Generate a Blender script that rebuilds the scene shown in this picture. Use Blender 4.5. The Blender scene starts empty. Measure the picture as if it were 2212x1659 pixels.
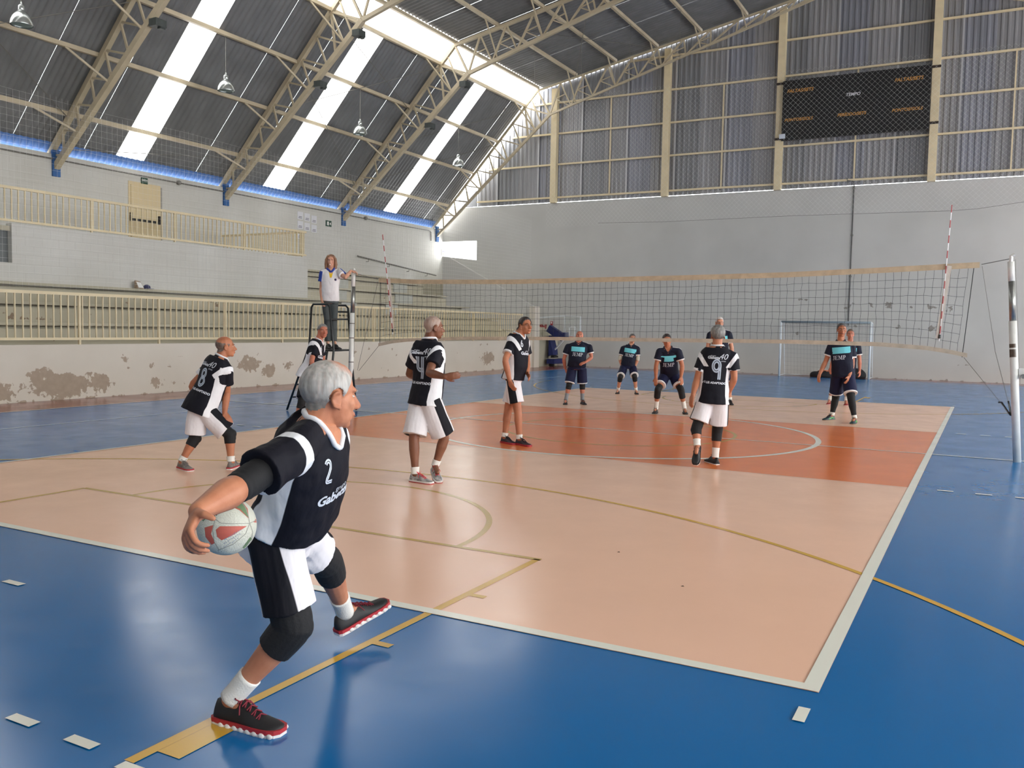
import bpy, bmesh, math, random
import numpy as np
from mathutils import Vector, Matrix
from mathutils.bvhtree import BVHTree
random.seed(7); np.random.seed(7)
SC = bpy.context.scene
COL = SC.collection

# ------------------------------------------------------------------ camera
CAM_LOC = np.array([5.09113729, -13.03111789, 1.60330838])
CAM_ROT = (1.50667688, -0.01805664, 0.49565083)
FPX = 1900.41
cam_d = bpy.data.cameras.new('camera'); cam_d.sensor_width = 36.0; cam_d.lens = 36.0 * FPX / 2212.0
cam_d.clip_end = 300
cam = bpy.data.objects.new('camera', cam_d); COL.objects.link(cam)
cam.location = CAM_LOC; cam.rotation_euler = CAM_ROT
SC.camera = cam

# ------------------------------------------------------------------ sky, exposure
w = bpy.data.worlds.new('sky'); SC.world = w; w.use_nodes = True
bg = w.node_tree.nodes['Background']
bg.inputs[0].default_value = (0.97, 0.985, 1.0, 1); bg.inputs[1].default_value = 9.5
SC.view_settings.view_transform = 'Standard'; SC.view_settings.look = 'None'
SC.view_settings.exposure = 0.33; SC.view_settings.gamma = 1.0
SC.view_settings.use_curve_mapping = False
SKYLIGHT = 4.4     # radiance of the daylit translucent roof panels

SC.cycles.max_bounces = 3; SC.cycles.diffuse_bounces = 2; SC.cycles.glossy_bounces = 2; SC.cycles.transmission_bounces = 4
SC.cycles.transparent_max_bounces = 5; SC.cycles.caustics_reflective = False; SC.cycles.caustics_refractive = False
SC.cycles.sample_clamp_indirect = 6.0
# ------------------------------------------------------------------ helpers
def lin(c):
    return tuple(((x / 255.0) / 12.92 if x / 255.0 <= 0.04045 else ((x / 255.0 + 0.055) / 1.055) ** 2.4) for x in c)

MATS = {}
def mat(name, rgb, rough=0.6, metal=0.0, var=0.0, vscale=4.0, bump=0.0, bscale=60.0, spec=0.5, rgb2=None, stretch=None):
    if name in MATS: return MATS[name]
    m = bpy.data.materials.new(name); m.use_nodes = True
    nt = m.node_tree; b = nt.nodes['Principled BSDF']
    c = lin(rgb)
    b.inputs['Base Color'].default_value = (*c, 1)
    b.inputs['Roughness'].default_value = rough
    b.inputs['Metallic'].default_value = metal
    b.inputs['Specular IOR Level'].default_value = spec
    tc = nt.nodes.new('ShaderNodeTexCoord'); src = tc.outputs['Object']
    if stretch:
        mp = nt.nodes.new('ShaderNodeMapping'); mp.inputs['Scale'].default_value = stretch
        nt.links.new(src, mp.inputs[0]); src = mp.outputs[0]
    if var > 0 or rgb2:
        n = nt.nodes.new('ShaderNodeTexNoise'); n.inputs['Scale'].default_value = vscale; n.inputs['Detail'].default_value = 5
        nt.links.new(src, n.inputs['Vector'])
        mx = nt.nodes.new('ShaderNodeMix'); mx.data_type = 'RGBA'
        if rgb2: a, d = c, lin(rgb2)
        else: a, d = tuple(x * (1 - var) for x in c), tuple(min(1, x * (1 + var)) for x in c)
        mx.inputs[6].default_value = (*a, 1); mx.inputs[7].default_value = (*d, 1)
        rmp = nt.nodes.new('ShaderNodeMapRange'); rmp.inputs[1].default_value = .3; rmp.inputs[2].default_value = .7
        nt.links.new(n.outputs[0], rmp.inputs[0]); nt.links.new(rmp.outputs[0], mx.inputs[0])
        nt.links.new(mx.outputs[2], b.inputs['Base Color'])
    if bump > 0:
        n2 = nt.nodes.new('ShaderNodeTexNoise'); n2.inputs['Scale'].default_value = bscale; n2.inputs['Detail'].default_value = 3
        nt.links.new(src, n2.inputs['Vector'])
        bp = nt.nodes.new('ShaderNodeBump'); bp.inputs['Strength'].default_value = bump; bp.inputs['Distance'].default_value = 0.01
        nt.links.new(n2.outputs[0], bp.inputs['Height']); nt.links.new(bp.outputs[0], b.inputs['Normal'])
    MATS[name] = m
    return m

def mesh_data(name, verts, faces, m=None, smooth=False):
    me = bpy.data.meshes.new(name); me.from_pydata([tuple(map(float, v)) for v in verts], [], [list(map(int, f)) for f in faces])
    if m: me.materials.append(m)
    if smooth: me.shade_smooth()
    me.update()
    return me

def obj(name, me, parent=None, loc=None, rot=None):
    o = bpy.data.objects.new(name, me); COL.objects.link(o)
    if parent is not None: o.parent = parent
    if loc is not None: o.location = loc
    if rot is not None: o.rotation_euler = rot
    return o

def tag(o, label=None, cat=None, group=None, kind=None):
    if label: o['label'] = label
    if cat: o['category'] = cat
    if group: o['group'] = group
    if kind: o['kind'] = kind
    return o

def empty(name, loc=(0, 0, 0)):
    o = bpy.data.objects.new(name, None); COL.objects.link(o); o.location = loc; o.empty_display_size = .1
    return o

class MB:
    """collects shapes in world coordinates; build() links them as one mesh object"""
    def __init__(s): s.v = []; s.f = []
    def add(s, v, f):
        n = len(s.v); s.v += [tuple(x) for x in v]; s.f += [[i + n for i in q] for q in f]; return s
    def box(s, a, b):
        (x0, y0, z0), (x1, y1, z1) = a, b
        return s.add([(x0,y0,z0),(x1,y0,z0),(x1,y1,z0),(x0,y1,z0),(x0,y0,z1),(x1,y0,z1),(x1,y1,z1),(x0,y1,z1)],
                     [(0,3,2,1),(4,5,6,7),(0,1,5,4),(1,2,6,5),(2,3,7,6),(3,0,4,7)])
    def bar(s, p, q, w, h=None, up=(0, 0, 1)):
        h = h or w; p = np.array(p, float); q = np.array(q, float); d = q - p; L = np.linalg.norm(d)
        if L < 1e-9: return s
        d /= L; u = np.array(up, float)
        if abs(d @ u) > .98: u = np.array((1., 0, 0))
        a = np.cross(d, u); a /= np.linalg.norm(a); b = np.cross(a, d)
        c = [(-1,-1),(1,-1),(1,1),(-1,1)]
        v = [p + a*w/2*i + b*h/2*j for i, j in c] + [q + a*w/2*i + b*h/2*j for i, j in c]
        return s.add(v, [(0,3,2,1),(4,5,6,7),(0,1,5,4),(1,2,6,5),(2,3,7,6),(3,0,4,7)])
    def tube(s, pts, r, n=8, cap=True):
        pts = [np.array(p, float) for p in pts]; k = len(pts)
        rr = r if hasattr(r, '__len__') else [r] * k
        base = len(s.v); prev = None
        for i, p in enumerate(pts):
            d = pts[min(i+1, k-1)] - pts[max(i-1, 0)]; d = d / (np.linalg.norm(d) + 1e-12)
            if prev is None:
                u = np.array((0, 0, 1.)) if abs(d[2]) < .9 else np.array((1., 0, 0))
                a = np.cross(d, u)
            else: a = prev - d * (prev @ d)
            a /= np.linalg.norm(a); prev = a; b = np.cross(d, a)
            for j in range(n):
                t = 2 * math.pi * j / n
                s.v.append(tuple(p + (a * math.cos(t) + b * math.sin(t)) * rr[i]))
        for i in range(k - 1):
            for j in range(n):
                s.f.append([base+i*n+j, base+i*n+(j+1) % n, base+(i+1)*n+(j+1) % n, base+(i+1)*n+j])
        if cap:
            s.f.append([base + j for j in range(n)][::-1]); s.f.append([base+(k-1)*n + j for j in range(n)])
        return s
    def lathe(s, prof, c=(0, 0, 0), n=20):
        base = len(s.v)
        for r, z in prof:
            for j in range(n):
                t = 2*math.pi*j/n; s.v.append((c[0]+r*math.cos(t), c[1]+r*math.sin(t), c[2]+z))
        for i in range(len(prof)-1):
            for j in range(n):
                s.f.append([base+i*n+j, base+i*n+(j+1) % n, base+(i+1)*n+(j+1) % n, base+(i+1)*n+j])
        return s
    def quad(s, *p): return s.add(p, [tuple(range(len(p)))])
    def build(s, name, m, parent=None, smooth=False, origin=None):
        v = np.array(s.v, float)
        loc = None
        if parent is None and origin is None: origin = (float(v[:,0].mean()), float(v[:,1].mean()), float(v[:,2].min()))
        po = np.array(parent_world(parent)) if parent is not None else np.zeros(3)
        if origin is not None:
            v = v - np.array(origin); loc = tuple(np.array(origin) - po)
        elif parent is not None: v = v - po
        me = mesh_data(name, v, s.f, m, smooth)
        return obj(name, me, parent, loc)

def parent_world(o):
    p = np.zeros(3)
    while o is not None:
        p += np.array(o.location); o = o.parent
    return p

CM = np.array(Matrix.LocRotScale(None, __import__('mathutils').Euler(CAM_ROT), None).to_3x3())
def ray(u, v): return CM @ np.array([(u - 1106) / FPX, -(v - 829.5) / FPX, -1.0])
def unp(u, v, depth): return CAM_LOC + ray(u, v) * depth          # point at a metric depth along the view axis
def depth_of(P): return float(-(CM.T @ (np.array(P) - CAM_LOC))[2])

FONT = None
def text_mesh(txt, size, shear=0.0, bold=0.0, cut=None, align='LEFT', spacing=1.0):
    """text as numpy verts (x right, y up) and faces"""
    cu = bpy.data.curves.new('txt', 'FONT'); cu.body = txt; cu.size = size; cu.shear = shear; cu.offset = bold
    cu.align_x = align; cu.resolution_u = 3; cu.space_character = spacing
    o = bpy.data.objects.new('txt', cu); COL.objects.link(o)
    dg = bpy.context.evaluated_depsgraph_get(); dg.update()
    me = bpy.data.meshes.new_from_object(o.evaluated_get(dg))
    bpy.data.objects.remove(o); bpy.data.curves.remove(cu)
    bm = bmesh.new(); bm.from_mesh(me); bpy.data.meshes.remove(me)
    if cut and len(bm.verts):
        xs = [v.co.x for v in bm.verts]; ys = [v.co.y for v in bm.verts]
        for ax, (lo, hi) in ((0, (min(xs), max(xs))), (1, (min(ys), max(ys)))):
            c = lo + cut
            while c < hi:
                n = [0, 0, 0]; n[ax] = 1; p = [0, 0, 0]; p[ax] = c
                bmesh.ops.bisect_plane(bm, geom=bm.verts[:] + bm.edges[:] + bm.faces[:], plane_co=p, plane_no=n)
                c += cut
    bmesh.ops.triangulate(bm, faces=bm.faces[:])
    V = np.array([v.co[:] for v in bm.verts]).reshape(-1, 3); bm.verts.index_update()
    F = [[v.index for v in f.verts] for f in bm.faces]; bm.free()
    return V, F
# ================================================================== materials of the building
def node_mat(name):
    m = bpy.data.materials.new(name); m.use_nodes = True; MATS[name] = m
    return m, m.node_tree, m.node_tree.nodes['Principled BSDF']

def floor_mat(name, rgb, rough=0.19, var=.06):
    m, nt, b = node_mat(name)
    tc = nt.nodes.new('ShaderNodeTexCoord'); geo = nt.nodes.new('ShaderNodeNewGeometry')
    n = nt.nodes.new('ShaderNodeTexNoise'); n.inputs['Scale'].default_value = .9; n.inputs['Detail'].default_value = 6; n.inputs['Roughness'].default_value = .6
    nt.links.new(geo.outputs['Position'], n.inputs['Vector'])
    c = lin(rgb); mx = nt.nodes.new('ShaderNodeMix'); mx.data_type = 'RGBA'
    mx.inputs[6].default_value = (*[x * (1 - var) for x in c], 1); mx.inputs[7].default_value = (*[min(1, x * (1 + var)) for x in c], 1)
    nt.links.new(n.outputs[0], mx.inputs[0]); nt.links.new(mx.outputs[2], b.inputs['Base Color'])
    # scuffed varnish: gloss breaks up
    n2 = nt.nodes.new('ShaderNodeTexNoise'); n2.inputs['Scale'].default_value = 2.2; n2.inputs['Detail'].default_value = 8; n2.inputs['Roughness'].default_value = .65
    nt.links.new(geo.outputs['Position'], n2.inputs['Vector'])
    mr = nt.nodes.new('ShaderNodeMapRange'); mr.inputs[1].default_value = .3; mr.inputs[2].default_value = .75
    mr.inputs[3].default_value = rough * .85; mr.inputs[4].default_value = rough * 1.35
    nt.links.new(n2.outputs[0], mr.inputs[0]); nt.links.new(mr.outputs[0], b.inputs['Roughness'])
    n3 = nt.nodes.new('ShaderNodeTexNoise'); n3.inputs['Scale'].default_value = 5; n3.inputs['Detail'].default_value = 2
    nt.links.new(geo.outputs['Position'], n3.inputs['Vector'])
    bp = nt.nodes.new('ShaderNodeBump'); bp.inputs['Strength'].default_value = .025; bp.inputs['Distance'].default_value = .01
    nt.links.new(n3.outputs[0], bp.inputs['Height']); nt.links.new(bp.outputs[0], b.inputs['Normal'])
    b.inputs['Specular IOR Level'].default_value = .35
    return m
M_BLUE = floor_mat('floor_blue', (12, 106, 170))
M_SALMON = floor_mat('floor_salmon', (246, 199, 170))
M_ORANGE = floor_mat('floor_orange', (232, 124, 62))
M_RED = floor_mat('floor_red', (140, 78, 68))
M_LINE = floor_mat('line_white', (236, 236, 222), var=.03)
M_YEL = floor_mat('line_yellow', (214, 168, 62), var=.05)
M_YELS = floor_mat('line_yellow_worn', (196, 160, 78), var=.05)

def stain_mat(name, base, stain, grime, brick=None):
    """painted plaster: peeled patches where the float attribute 'peel' is high, broken up by noise"""
    m, nt, b = node_mat(name); b.inputs['Roughness'].default_value = .75
    at = nt.nodes.new('ShaderNodeAttribute'); at.attribute_name = 'peel'
    geo = nt.nodes.new('ShaderNodeNewGeometry')
    n = nt.nodes.new('ShaderNodeTexNoise'); n.inputs['Scale'].default_value = 7.5; n.inputs['Detail'].default_value = 9; n.inputs['Roughness'].default_value = .62
    nt.links.new(geo.outputs['Position'], n.inputs['Vector'])
    ad = nt.nodes.new('ShaderNodeMath'); ad.operation = 'ADD'
    nt.links.new(at.outputs['Fac'], ad.inputs[0]); nt.links.new(n.outputs[0], ad.inputs[1])
    st = nt.nodes.new('ShaderNodeMapRange'); st.inputs[1].default_value = .985; st.inputs[2].default_value = 1.015
    nt.links.new(ad.outputs[0], st.inputs[0])
    n2 = nt.nodes.new('ShaderNodeTexNoise'); n2.inputs['Scale'].default_value = .55; n2.inputs['Detail'].default_value = 4
    nt.links.new(geo.outputs['Position'], n2.inputs['Vector'])
    mg = nt.nodes.new('ShaderNodeMix'); mg.data_type = 'RGBA'
    mg.inputs[6].default_value = (*lin(base), 1); mg.inputs[7].default_value = (*lin(grime), 1)
    mr = nt.nodes.new('ShaderNodeMapRange'); mr.inputs[1].default_value = .35; mr.inputs[2].default_value = .75
    nt.links.new(n2.outputs[0], mr.inputs[0]); nt.links.new(mr.outputs[0], mg.inputs[0])
    n3 = nt.nodes.new('ShaderNodeTexNoise'); n3.inputs['Scale'].default_value = 9; n3.inputs['Detail'].default_value = 3
    nt.links.new(geo.outputs['Position'], n3.inputs['Vector'])
    ms = nt.nodes.new('ShaderNodeMix'); ms.data_type = 'RGBA'
    ms.inputs[6].default_value = (*lin(stain), 1); ms.inputs[7].default_value = (*[x * .72 for x in lin(stain)], 1)
    nt.links.new(n3.outputs[0], ms.inputs[0])
    mx = nt.nodes.new('ShaderNodeMix'); mx.data_type = 'RGBA'
    nt.links.new(st.outputs[0], mx.inputs[0]); nt.links.new(mg.outputs[2], mx.inputs[6]); nt.links.new(ms.outputs[2], mx.inputs[7])
    out = mx.outputs[2]
    hgt = st.outputs[0]
    if brick:
        mp = nt.nodes.new('ShaderNodeMapping'); mp.inputs['Rotation'].default_value = (math.radians(90), 0, math.radians(90)) if brick == 'x' else (math.radians(90), 0, 0)
        cb = nt.nodes.new('ShaderNodeCombineXYZ'); sp = nt.nodes.new('ShaderNodeSeparateXYZ'); nt.links.new(geo.outputs['Position'], sp.inputs[0])
        nt.links.new(sp.outputs[1 if brick == 'x' else 0], cb.inputs[0]); nt.links.new(sp.outputs[2], cb.inputs[1])
        br = nt.nodes.new('ShaderNodeTexBrick'); br.inputs['Scale'].default_value = 1
        br.inputs['Brick Width'].default_value = .4; br.inputs['Row Height'].default_value = .2; br.inputs['Mortar Size'].default_value = .006
        br.inputs['Color1'].default_value = (1, 1, 1, 1); br.inputs['Color2'].default_value = (.97, .97, .97, 1); br.inputs['Mortar'].default_value = (.82, .81, .8, 1)
        nt.links.new(cb.outputs[0], br.inputs['Vector'])
        mm = nt.nodes.new('ShaderNodeMix'); mm.data_type = 'RGBA'; mm.blend_type = 'MULTIPLY'; mm.inputs[0].default_value = .6
        nt.links.new(out, mm.inputs[6]); nt.links.new(br.outputs[0], mm.inputs[7]); out = mm.outputs[2]
    nt.links.new(out, b.inputs['Base Color'])
    bp = nt.nodes.new('ShaderNodeBump'); bp.inputs['Strength'].default_value = .3; bp.inputs['Distance'].default_value = -.01
    nt.links.new(hgt, bp.inputs['Height']); nt.links.new(bp.outputs[0], b.inputs['Normal'])
    return m
M_LOWWALL = stain_mat('painted_plaster_low', (214, 206, 192), (178, 160, 140), (202, 193, 178))
M_BACKWALL = stain_mat('painted_plaster_back', (194, 193, 188), (150, 144, 136), (182, 181, 176))
M_BLOCK = stain_mat('painted_blockwork', (203, 202, 196), (165, 150, 135), (192, 190, 182), brick='x')
M_STEP = stain_mat('bleacher_concrete', (184, 178, 158), (146, 128, 108), (166, 160, 140))
M_DARKGREY = mat('dark_grey_block', (108, 112, 112), .8, var=.05)
M_CREAM = mat('cream_steel_paint', (219, 203, 166), .5, var=.06, vscale=3)
M_TRUSS = mat('beige_steel_paint', (188, 175, 148), .5, var=.10, vscale=2.5)
M_STEEL = mat('galvanised_sheet', (124, 125, 126), .5, metal=.35, var=.12, vscale=2.2, stretch=(1, 1, .15))
M_STEELW = mat('galvanised_cladding', (148, 148, 150), .5, metal=.3, var=.16, vscale=2.0, stretch=(1.6, 1.6, .1))
M_BLUEST = mat('blue_steel_paint', (40, 92, 150), .5, var=.1)
M_EAVEGLOW = mat('blue_eave_glow', (84, 120, 178), .6, var=.1)  # blue daylight glow at the eaves, put into the colour
M_DOOR = mat('door_beige', (206, 188, 150), .6, var=.03)
M_BLACK = mat('black_paint', (16, 17, 18), .45)
M_DKGREEN = mat('dark_grey_green_paint', (62, 68, 66), .6, var=.15, vscale=8)
M_PIPE = mat('grey_conduit', (112, 110, 104), .5, var=.1)
M_ROPE = mat('net_cord_pale', (236, 235, 230), .8); M_ROPE2 = mat('net_cord_white', (226, 226, 222), .8)
M_WIRE = mat('steel_wire', (120, 118, 112), .5, metal=.5)
msk, nt, b = node_mat('daylit_skylight')
nt.nodes.remove(b); em = nt.nodes.new('ShaderNodeEmission'); em.inputs[0].default_value = (1, .985, .96, 1); em.inputs[1].default_value = SKYLIGHT
nt.links.new(em.outputs[0], nt.nodes['Material Output'].inputs[0])

# ================================================================== floor
XL, YB, XW, XR, YF = -11.15, 21.5, -17.3, 18.2, -21.5
RX = .45                                   # ridge
fl = MB().quad((XL - .3, YF, 0), (XR, YF, 0), (XR, YB, 0), (XL - .3, YB, 0)).build('floor', M_RED, origin=(0, 0, 0)); tag(fl, kind='structure')
def flat(name, pts, m, z): return MB().quad(*[(x, y, z) for x, y in pts]).build(name, m, fl)
def rect(name, x0, y0, x1, y1, m, z): return flat(name, [(x0, y0), (x1, y0), (x1, y1), (x0, y1)], m, z)
rect('blue_surround', -9.62, -20.2, 9.62, 20.2, M_BLUE, .0015)
rect('court_zone', -4.5, -9, 4.5, -3, M_SALMON, .003); rect('court_zone', -4.5, 3, 4.5, 9, M_SALMON, .003)
rect('front_zone', -4.5, -3, 4.5, 3, M_ORANGE, .003)
def line(x0, y0, x1, y1, wd=.05, m=M_LINE, z=.006, name='court_line'):
    if m not in (M_LINE,): z = .0045
    d = np.array([x1 - x0, y1 - y0]); d = d / np.linalg.norm(d); n = np.array([-d[1], d[0]]) * wd / 2
    a = np.array([x0, y0]); c = np.array([x1, y1])
    return flat(name, [a - n, c - n, c + n, a + n], m, z)
def arc(cx, cy, r, a0, a1, wd=.05, m=M_LINE, z=.0050, n=64, name='court_arc'):
    mb = MB(); v = []
    for i in range(n + 1):
        t = math.radians(a0 + (a1 - a0) * i / n)
        v += [(cx + (r - wd/2) * math.cos(t), cy + (r - wd/2) * math.sin(t), z), (cx + (r + wd/2) * math.cos(t), cy + (r + wd/2) * math.sin(t), z)]
    mb.add(v, [(2*i, 2*i+1, 2*i+3, 2*i+2) for i in range(n)])
    return mb.build(name, m, fl)
LWD = .075
line(-4.5, -9 + LWD/2, 4.5, -9 + LWD/2, LWD); line(-4.5, 9 - .025, 4.5, 9 - .025, .04)
line(4.5 - LWD/2, -9, 4.5 - LWD/2, 9, LWD, z=.0065); line(-4.5 + .025, -9, -4.5 + .025, 9, .05, z=.0065)
line(-9.6, 0, 9.6, 0, .05); line(-4.5, 3, 4.5, 3, .03, M_SALMON); line(-4.5, -3, 4.5, -3, .03, M_SALMON)
arc(0, 0, 3, 0, 360, .08, n=96); arc(0, 0, 1.8, 0, 360, .05, M_YELS, z=.0044, n=64)
for sy in (-1, 1):
    for s in (-1, 1):
        for k in range(5): line(s * (4.7 + .35 * k), sy * 3, s * (4.85 + .35 * k), sy * 3, .05)
        line(s * 4.475, sy * 9.2, s * 4.475, sy * 9.35, .05)
    line(-2.42, sy * 7.65, 2.44, sy * 7.65, .05, M_YELS)
    for s in (-1, 1):
        line(s * 2.415, sy * 7.65, s * 2.415, sy * 10.95, .05, M_YELS if s < 0 else M_YEL)
        for ty in (8.585, 9.52): line(s * 2.44, sy * ty, s * 2.54, sy * ty, .05, M_YEL)
        rect('key_block', *( (s*2.44, sy*10.44, s*2.555, sy*10.845) ), M_YEL, .0042)
    arc(0, sy * 7.65, 1.76, 0 if sy < 0 else 180, 180 if sy < 0 else 360, .05, M_YELS, z=.0040)
    arc(0, sy * 11.88, 6.72, 3 if sy < 0 else 183, 177 if sy < 0 else 357, .05, M_YELS if sy > 0 else M_YEL, z=.0047, n=96)
for x0 in (1.695, 2.06, 1.33, .965, .6): line(x0, -10.94, x0 + .155, -10.94, .05)
line(2.405, -10.98, 2.75, -10.98, .05); line(-.12, -9.84, .045, -9.84, .05)
line(-9.6, -20.2, -9.6, 20.2, .04); line(9.6, -20.2, 9.6, 20.2, .04); line(-9.6, 19.2, 9.6, 19.2, .05)
line(-7.4, -20, -7.4, 13.45, .035, M_LINE, .004); line(7.4, -20, 7.4, 13.45, .035, M_LINE, .004); line(-7.4, 13.45, 7.4, 13.45, .035, M_LINE, .004)

# ================================================================== walls
def grid_wall(name, axis, c, u0, u1, z0, z1, thick, m, blobs=(), step=.12, parent=None, extra=None):
    """wall slab: front face is a grid that carries the 'peel' attribute"""
    nu = max(1, int((u1 - u0) / step)); nz = max(1, int((z1 - z0) / step))
    U = np.linspace(u0, u1, nu + 1); Z = np.linspace(z0, z1, nz + 1)
    v = []; pl = []
    for z in Z:
        for u in U:
            v.append((c, u, z) if axis == 'x' else (u, c, z))
            p = 0.0
            for bu, bz, ru, rz, a in blobs: p = max(p, a * max(0, 1 - math.sqrt(((u - bu) / ru) ** 2 + ((z - bz) / rz) ** 2)))
            pl.append(p)
    f = []
    for j in range(nz):
        for i in range(nu):
            k = j * (nu + 1) + i; q = (k, k + 1, k + nu + 2, k + nu + 1)
            f.append(q if axis == 'x' else q)
    n0 = len(v); t = thick
    corners = [(u0, z0), (u1, z0), (u1, z1), (u0, z1)]
    v += [(c, u, z) if axis == 'x' else (u, c, z) for u, z in corners] + [(c + t, u, z) if axis == 'x' else (u, c + t, z) for u, z in corners]
    f += [(n0+4, n0+7, n0+6, n0+5)] + [(n0+i, n0+4+i, n0+4+(i+1) % 4, n0+(i+1) % 4) for i in range(4)]
    me = mesh_data(name, v, f, m)
    at = me.attributes.new('peel', 'FLOAT', 'POINT'); at.data.foreach_set('value', np.array(pl + [0.0] * 8, np.float32))
    o = obj(name, me, parent); return o
rnd = random.Random(3)
bl = [(-1.9, .3, 1.5, .5, .95), (-3.2, .2, .9, .45, .85), (-1.0, .3, .7, .45, .85), (-2.3, .5, .8, .35, .8), (.4, .25, .5, .3, .75), (.3, .62, .25, .18, .7), (.75, .6, .2, .15, .7),
      (3.2, .55, .8, .45, .85), (3.9, .4, .6, .4, .8), (4.6, .5, .6, .3, .72), (5.2, .3, .5, .3, .7), (5.6, .55, .4, .3, .68), (15.2, .45, 1.1, .5, .85), (11.5, .25, .4, .2, .68), (8.6, .3, .3, .2, .66), (7.4, .8, .3, .15, .66), (13, .7, .3, .15, .66), (-.4, .8, .3, .2, .66)]
for k in range(26): bl.append((rnd.uniform(-6, 18), rnd.uniform(.15, 1.0), rnd.uniform(.12, .3), rnd.uniform(.08, .2), .62))
for k in range(40): bl.append((-8 + 27 * k / 40, .0, .6, .16, .6))
lw = grid_wall('wall_low_left', 'x', XL, -13, 18.75, 0, 1.10, -.15, M_LOWWALL, bl, .07); tag(lw, kind='structure')
bb = [(.54, 2.6, .5, .35, .72), (-1.1, 2.85, .5, .2, .68), (1.3, 2.65, .45, .3, .70), (1.9, 2.65, .45, .28, .72), (2.6, 2.6, .4, .2, .66), (3.24, 2.62, .4, .3, .72), (3.85, 2.5, .25, .5, .7), (3.35, 1.85, .45, .3, .72), (.8, 1.9, .35, .2, .68), (2.2, 1.85, .3, .25, .66), (-1.3, 1.6, .3, .3, .66), (4.4, .6, .5, .15, .66), (2.9, 1.8, .2, .2, .66)]
for k in range(40): bb.append((-11 + 22 * k / 40, .0, .7, .18, .56))
bk = grid_wall('wall_back', 'y', YB, -15.47, XR, 0, 7.0, .2, M_BACKWALL, bb, .14); tag(bk, kind='structure')
# masonry above the opening at the head of the stairs, and the sill below it
o = MB().box((-17.6, YB, 5.5), (-15.47, YB + .2, 7.0)).build('wall_segment', M_BACKWALL, bk)
o = MB().add([(-17.6, YB, 0), (-15.47, YB, 0), (-15.47, YB, 4.62), (-17.6, YB, 4.86), (-17.6, YB+.2, 0), (-15.47, YB+.2, 0), (-15.47, YB+.2, 4.62), (-17.6, YB+.2, 4.86)],
             [(0,1,2,3), (7,6,5,4), (2,6,7,3), (0,4,5,1), (1,5,6,2), (0,3,7,4)]).build('wall_segment', M_BACKWALL, bk)
uw = grid_wall('wall_left', 'x', XW, -13, 27.0, 0, 6.05, -.2, M_BLOCK, [], .5); tag(uw, kind='structure')
rw = MB().box((XR, YF, 0), (XR + .2, YB, 2.2)).build('wall_right', M_BLOCK, origin=(XR, 0, 0)); tag(rw, kind='structure')
fw = MB().box((XW - .2, YF - .2, 0), (XR, YF, 14.0)).build('wall_front', M_BACKWALL, origin=(0, YF, 0)); tag(fw, kind='structure')
o = MB().box((XW-.2, YF, 0), (XL, -13, 6.05)).build('wall_front_left', M_BLOCK, origin=(XW, -17, 0)); tag(o, kind='structure')

# stair parapet in the far left corner
pp = MB().add([(-15.63, 19.0, 1.1), (-11.2, 19.0, 0), (-11.2, 19.0, 2.45), (-15.4, 19.0, 4.57), (-15.63, 19.0, 4.57), (-15.63, 19.15, 1.1), (-11.2, 19.15, 0), (-11.2, 19.15, 2.45), (-15.4, 19.15, 4.57), (-15.63, 19.15, 4.57)],
              [(0,1,2,3,4), (9,8,7,6,5), (1,6,7,2), (2,7,8,3), (3,8,9,4), (4,9,5,0), (0,5,6,1)]).build('wall_stair_parapet', M_BACKWALL); tag(pp, kind='structure')
pe = MB().box((-11.3, 18.75, 0), (-11.05, 19.2, 2.47)).build('wall_stair_pier', M_LOWWALL); tag(pe, kind='structure')
st = empty('stair', (-13.4, 20.3, 1.1)); tag(st, 'concrete stair rising behind the sloping parapet in the far corner', 'stair')
for k in range(14):
    x1 = -11.3 - .32 * k
    MB().box((-17.25, 19.2, 1.1 + .18*k if k else 0), (x1, YB - .02, 1.1 + .18*(k+1))).build('step', M_STEP, st)

# ================================================================== bleachers + balcony
bleach = empty('bleachers', (-14, 3, 1.0)); tag(bleach, 'long concrete spectator steps behind the lower cream railing', 'bleachers')
MB().box((-17.25, -12.95, 0), (XL - .16, 18.7, 1.06)).build('base_slab', M_STEP, bleach)
srows = [(-12.0, 1.53), (-12.75, 1.965), (-13.5, 2.40), (-14.25, 2.83), (-15.0, 3.26), (-15.75, 3.49)]
for i, (x, z) in enumerate(srows):
    z0 = 1.06 if i == 0 else srows[i-1][1]
    bls = [(-2.2, z - .12, .9, .15, .85)] if i == 2 else [(-1.2, z0 + .1, .8, .12, .75)] if i == 1 else []
    for k in range(16): bls.append((rnd.uniform(-6, 18), z0 + rnd.uniform(0, .25), rnd.uniform(.2, .5), rnd.uniform(.08, .15), .62))
    y0 = -12.95
    y1 = 18.75 - (.55 * i if i > 1 else 0)
    o = grid_wall('step', 'x', x, y0, y1, z0 - (.05 if i else 0), z - .125, -.36, M_STEP, bls, .1); o.parent = bleach; o.location = -Vector(bleach.location)
    MB().box((XW + .05, y0, z - .06), (x + .03, y1, z)).build('seat_nosing', M_STEP, bleach); MB().box((XW + .05, y0, z - .126), (x - .34, y1, z - .06)).build('nosing_recess', M_STEP, bleach)
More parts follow.
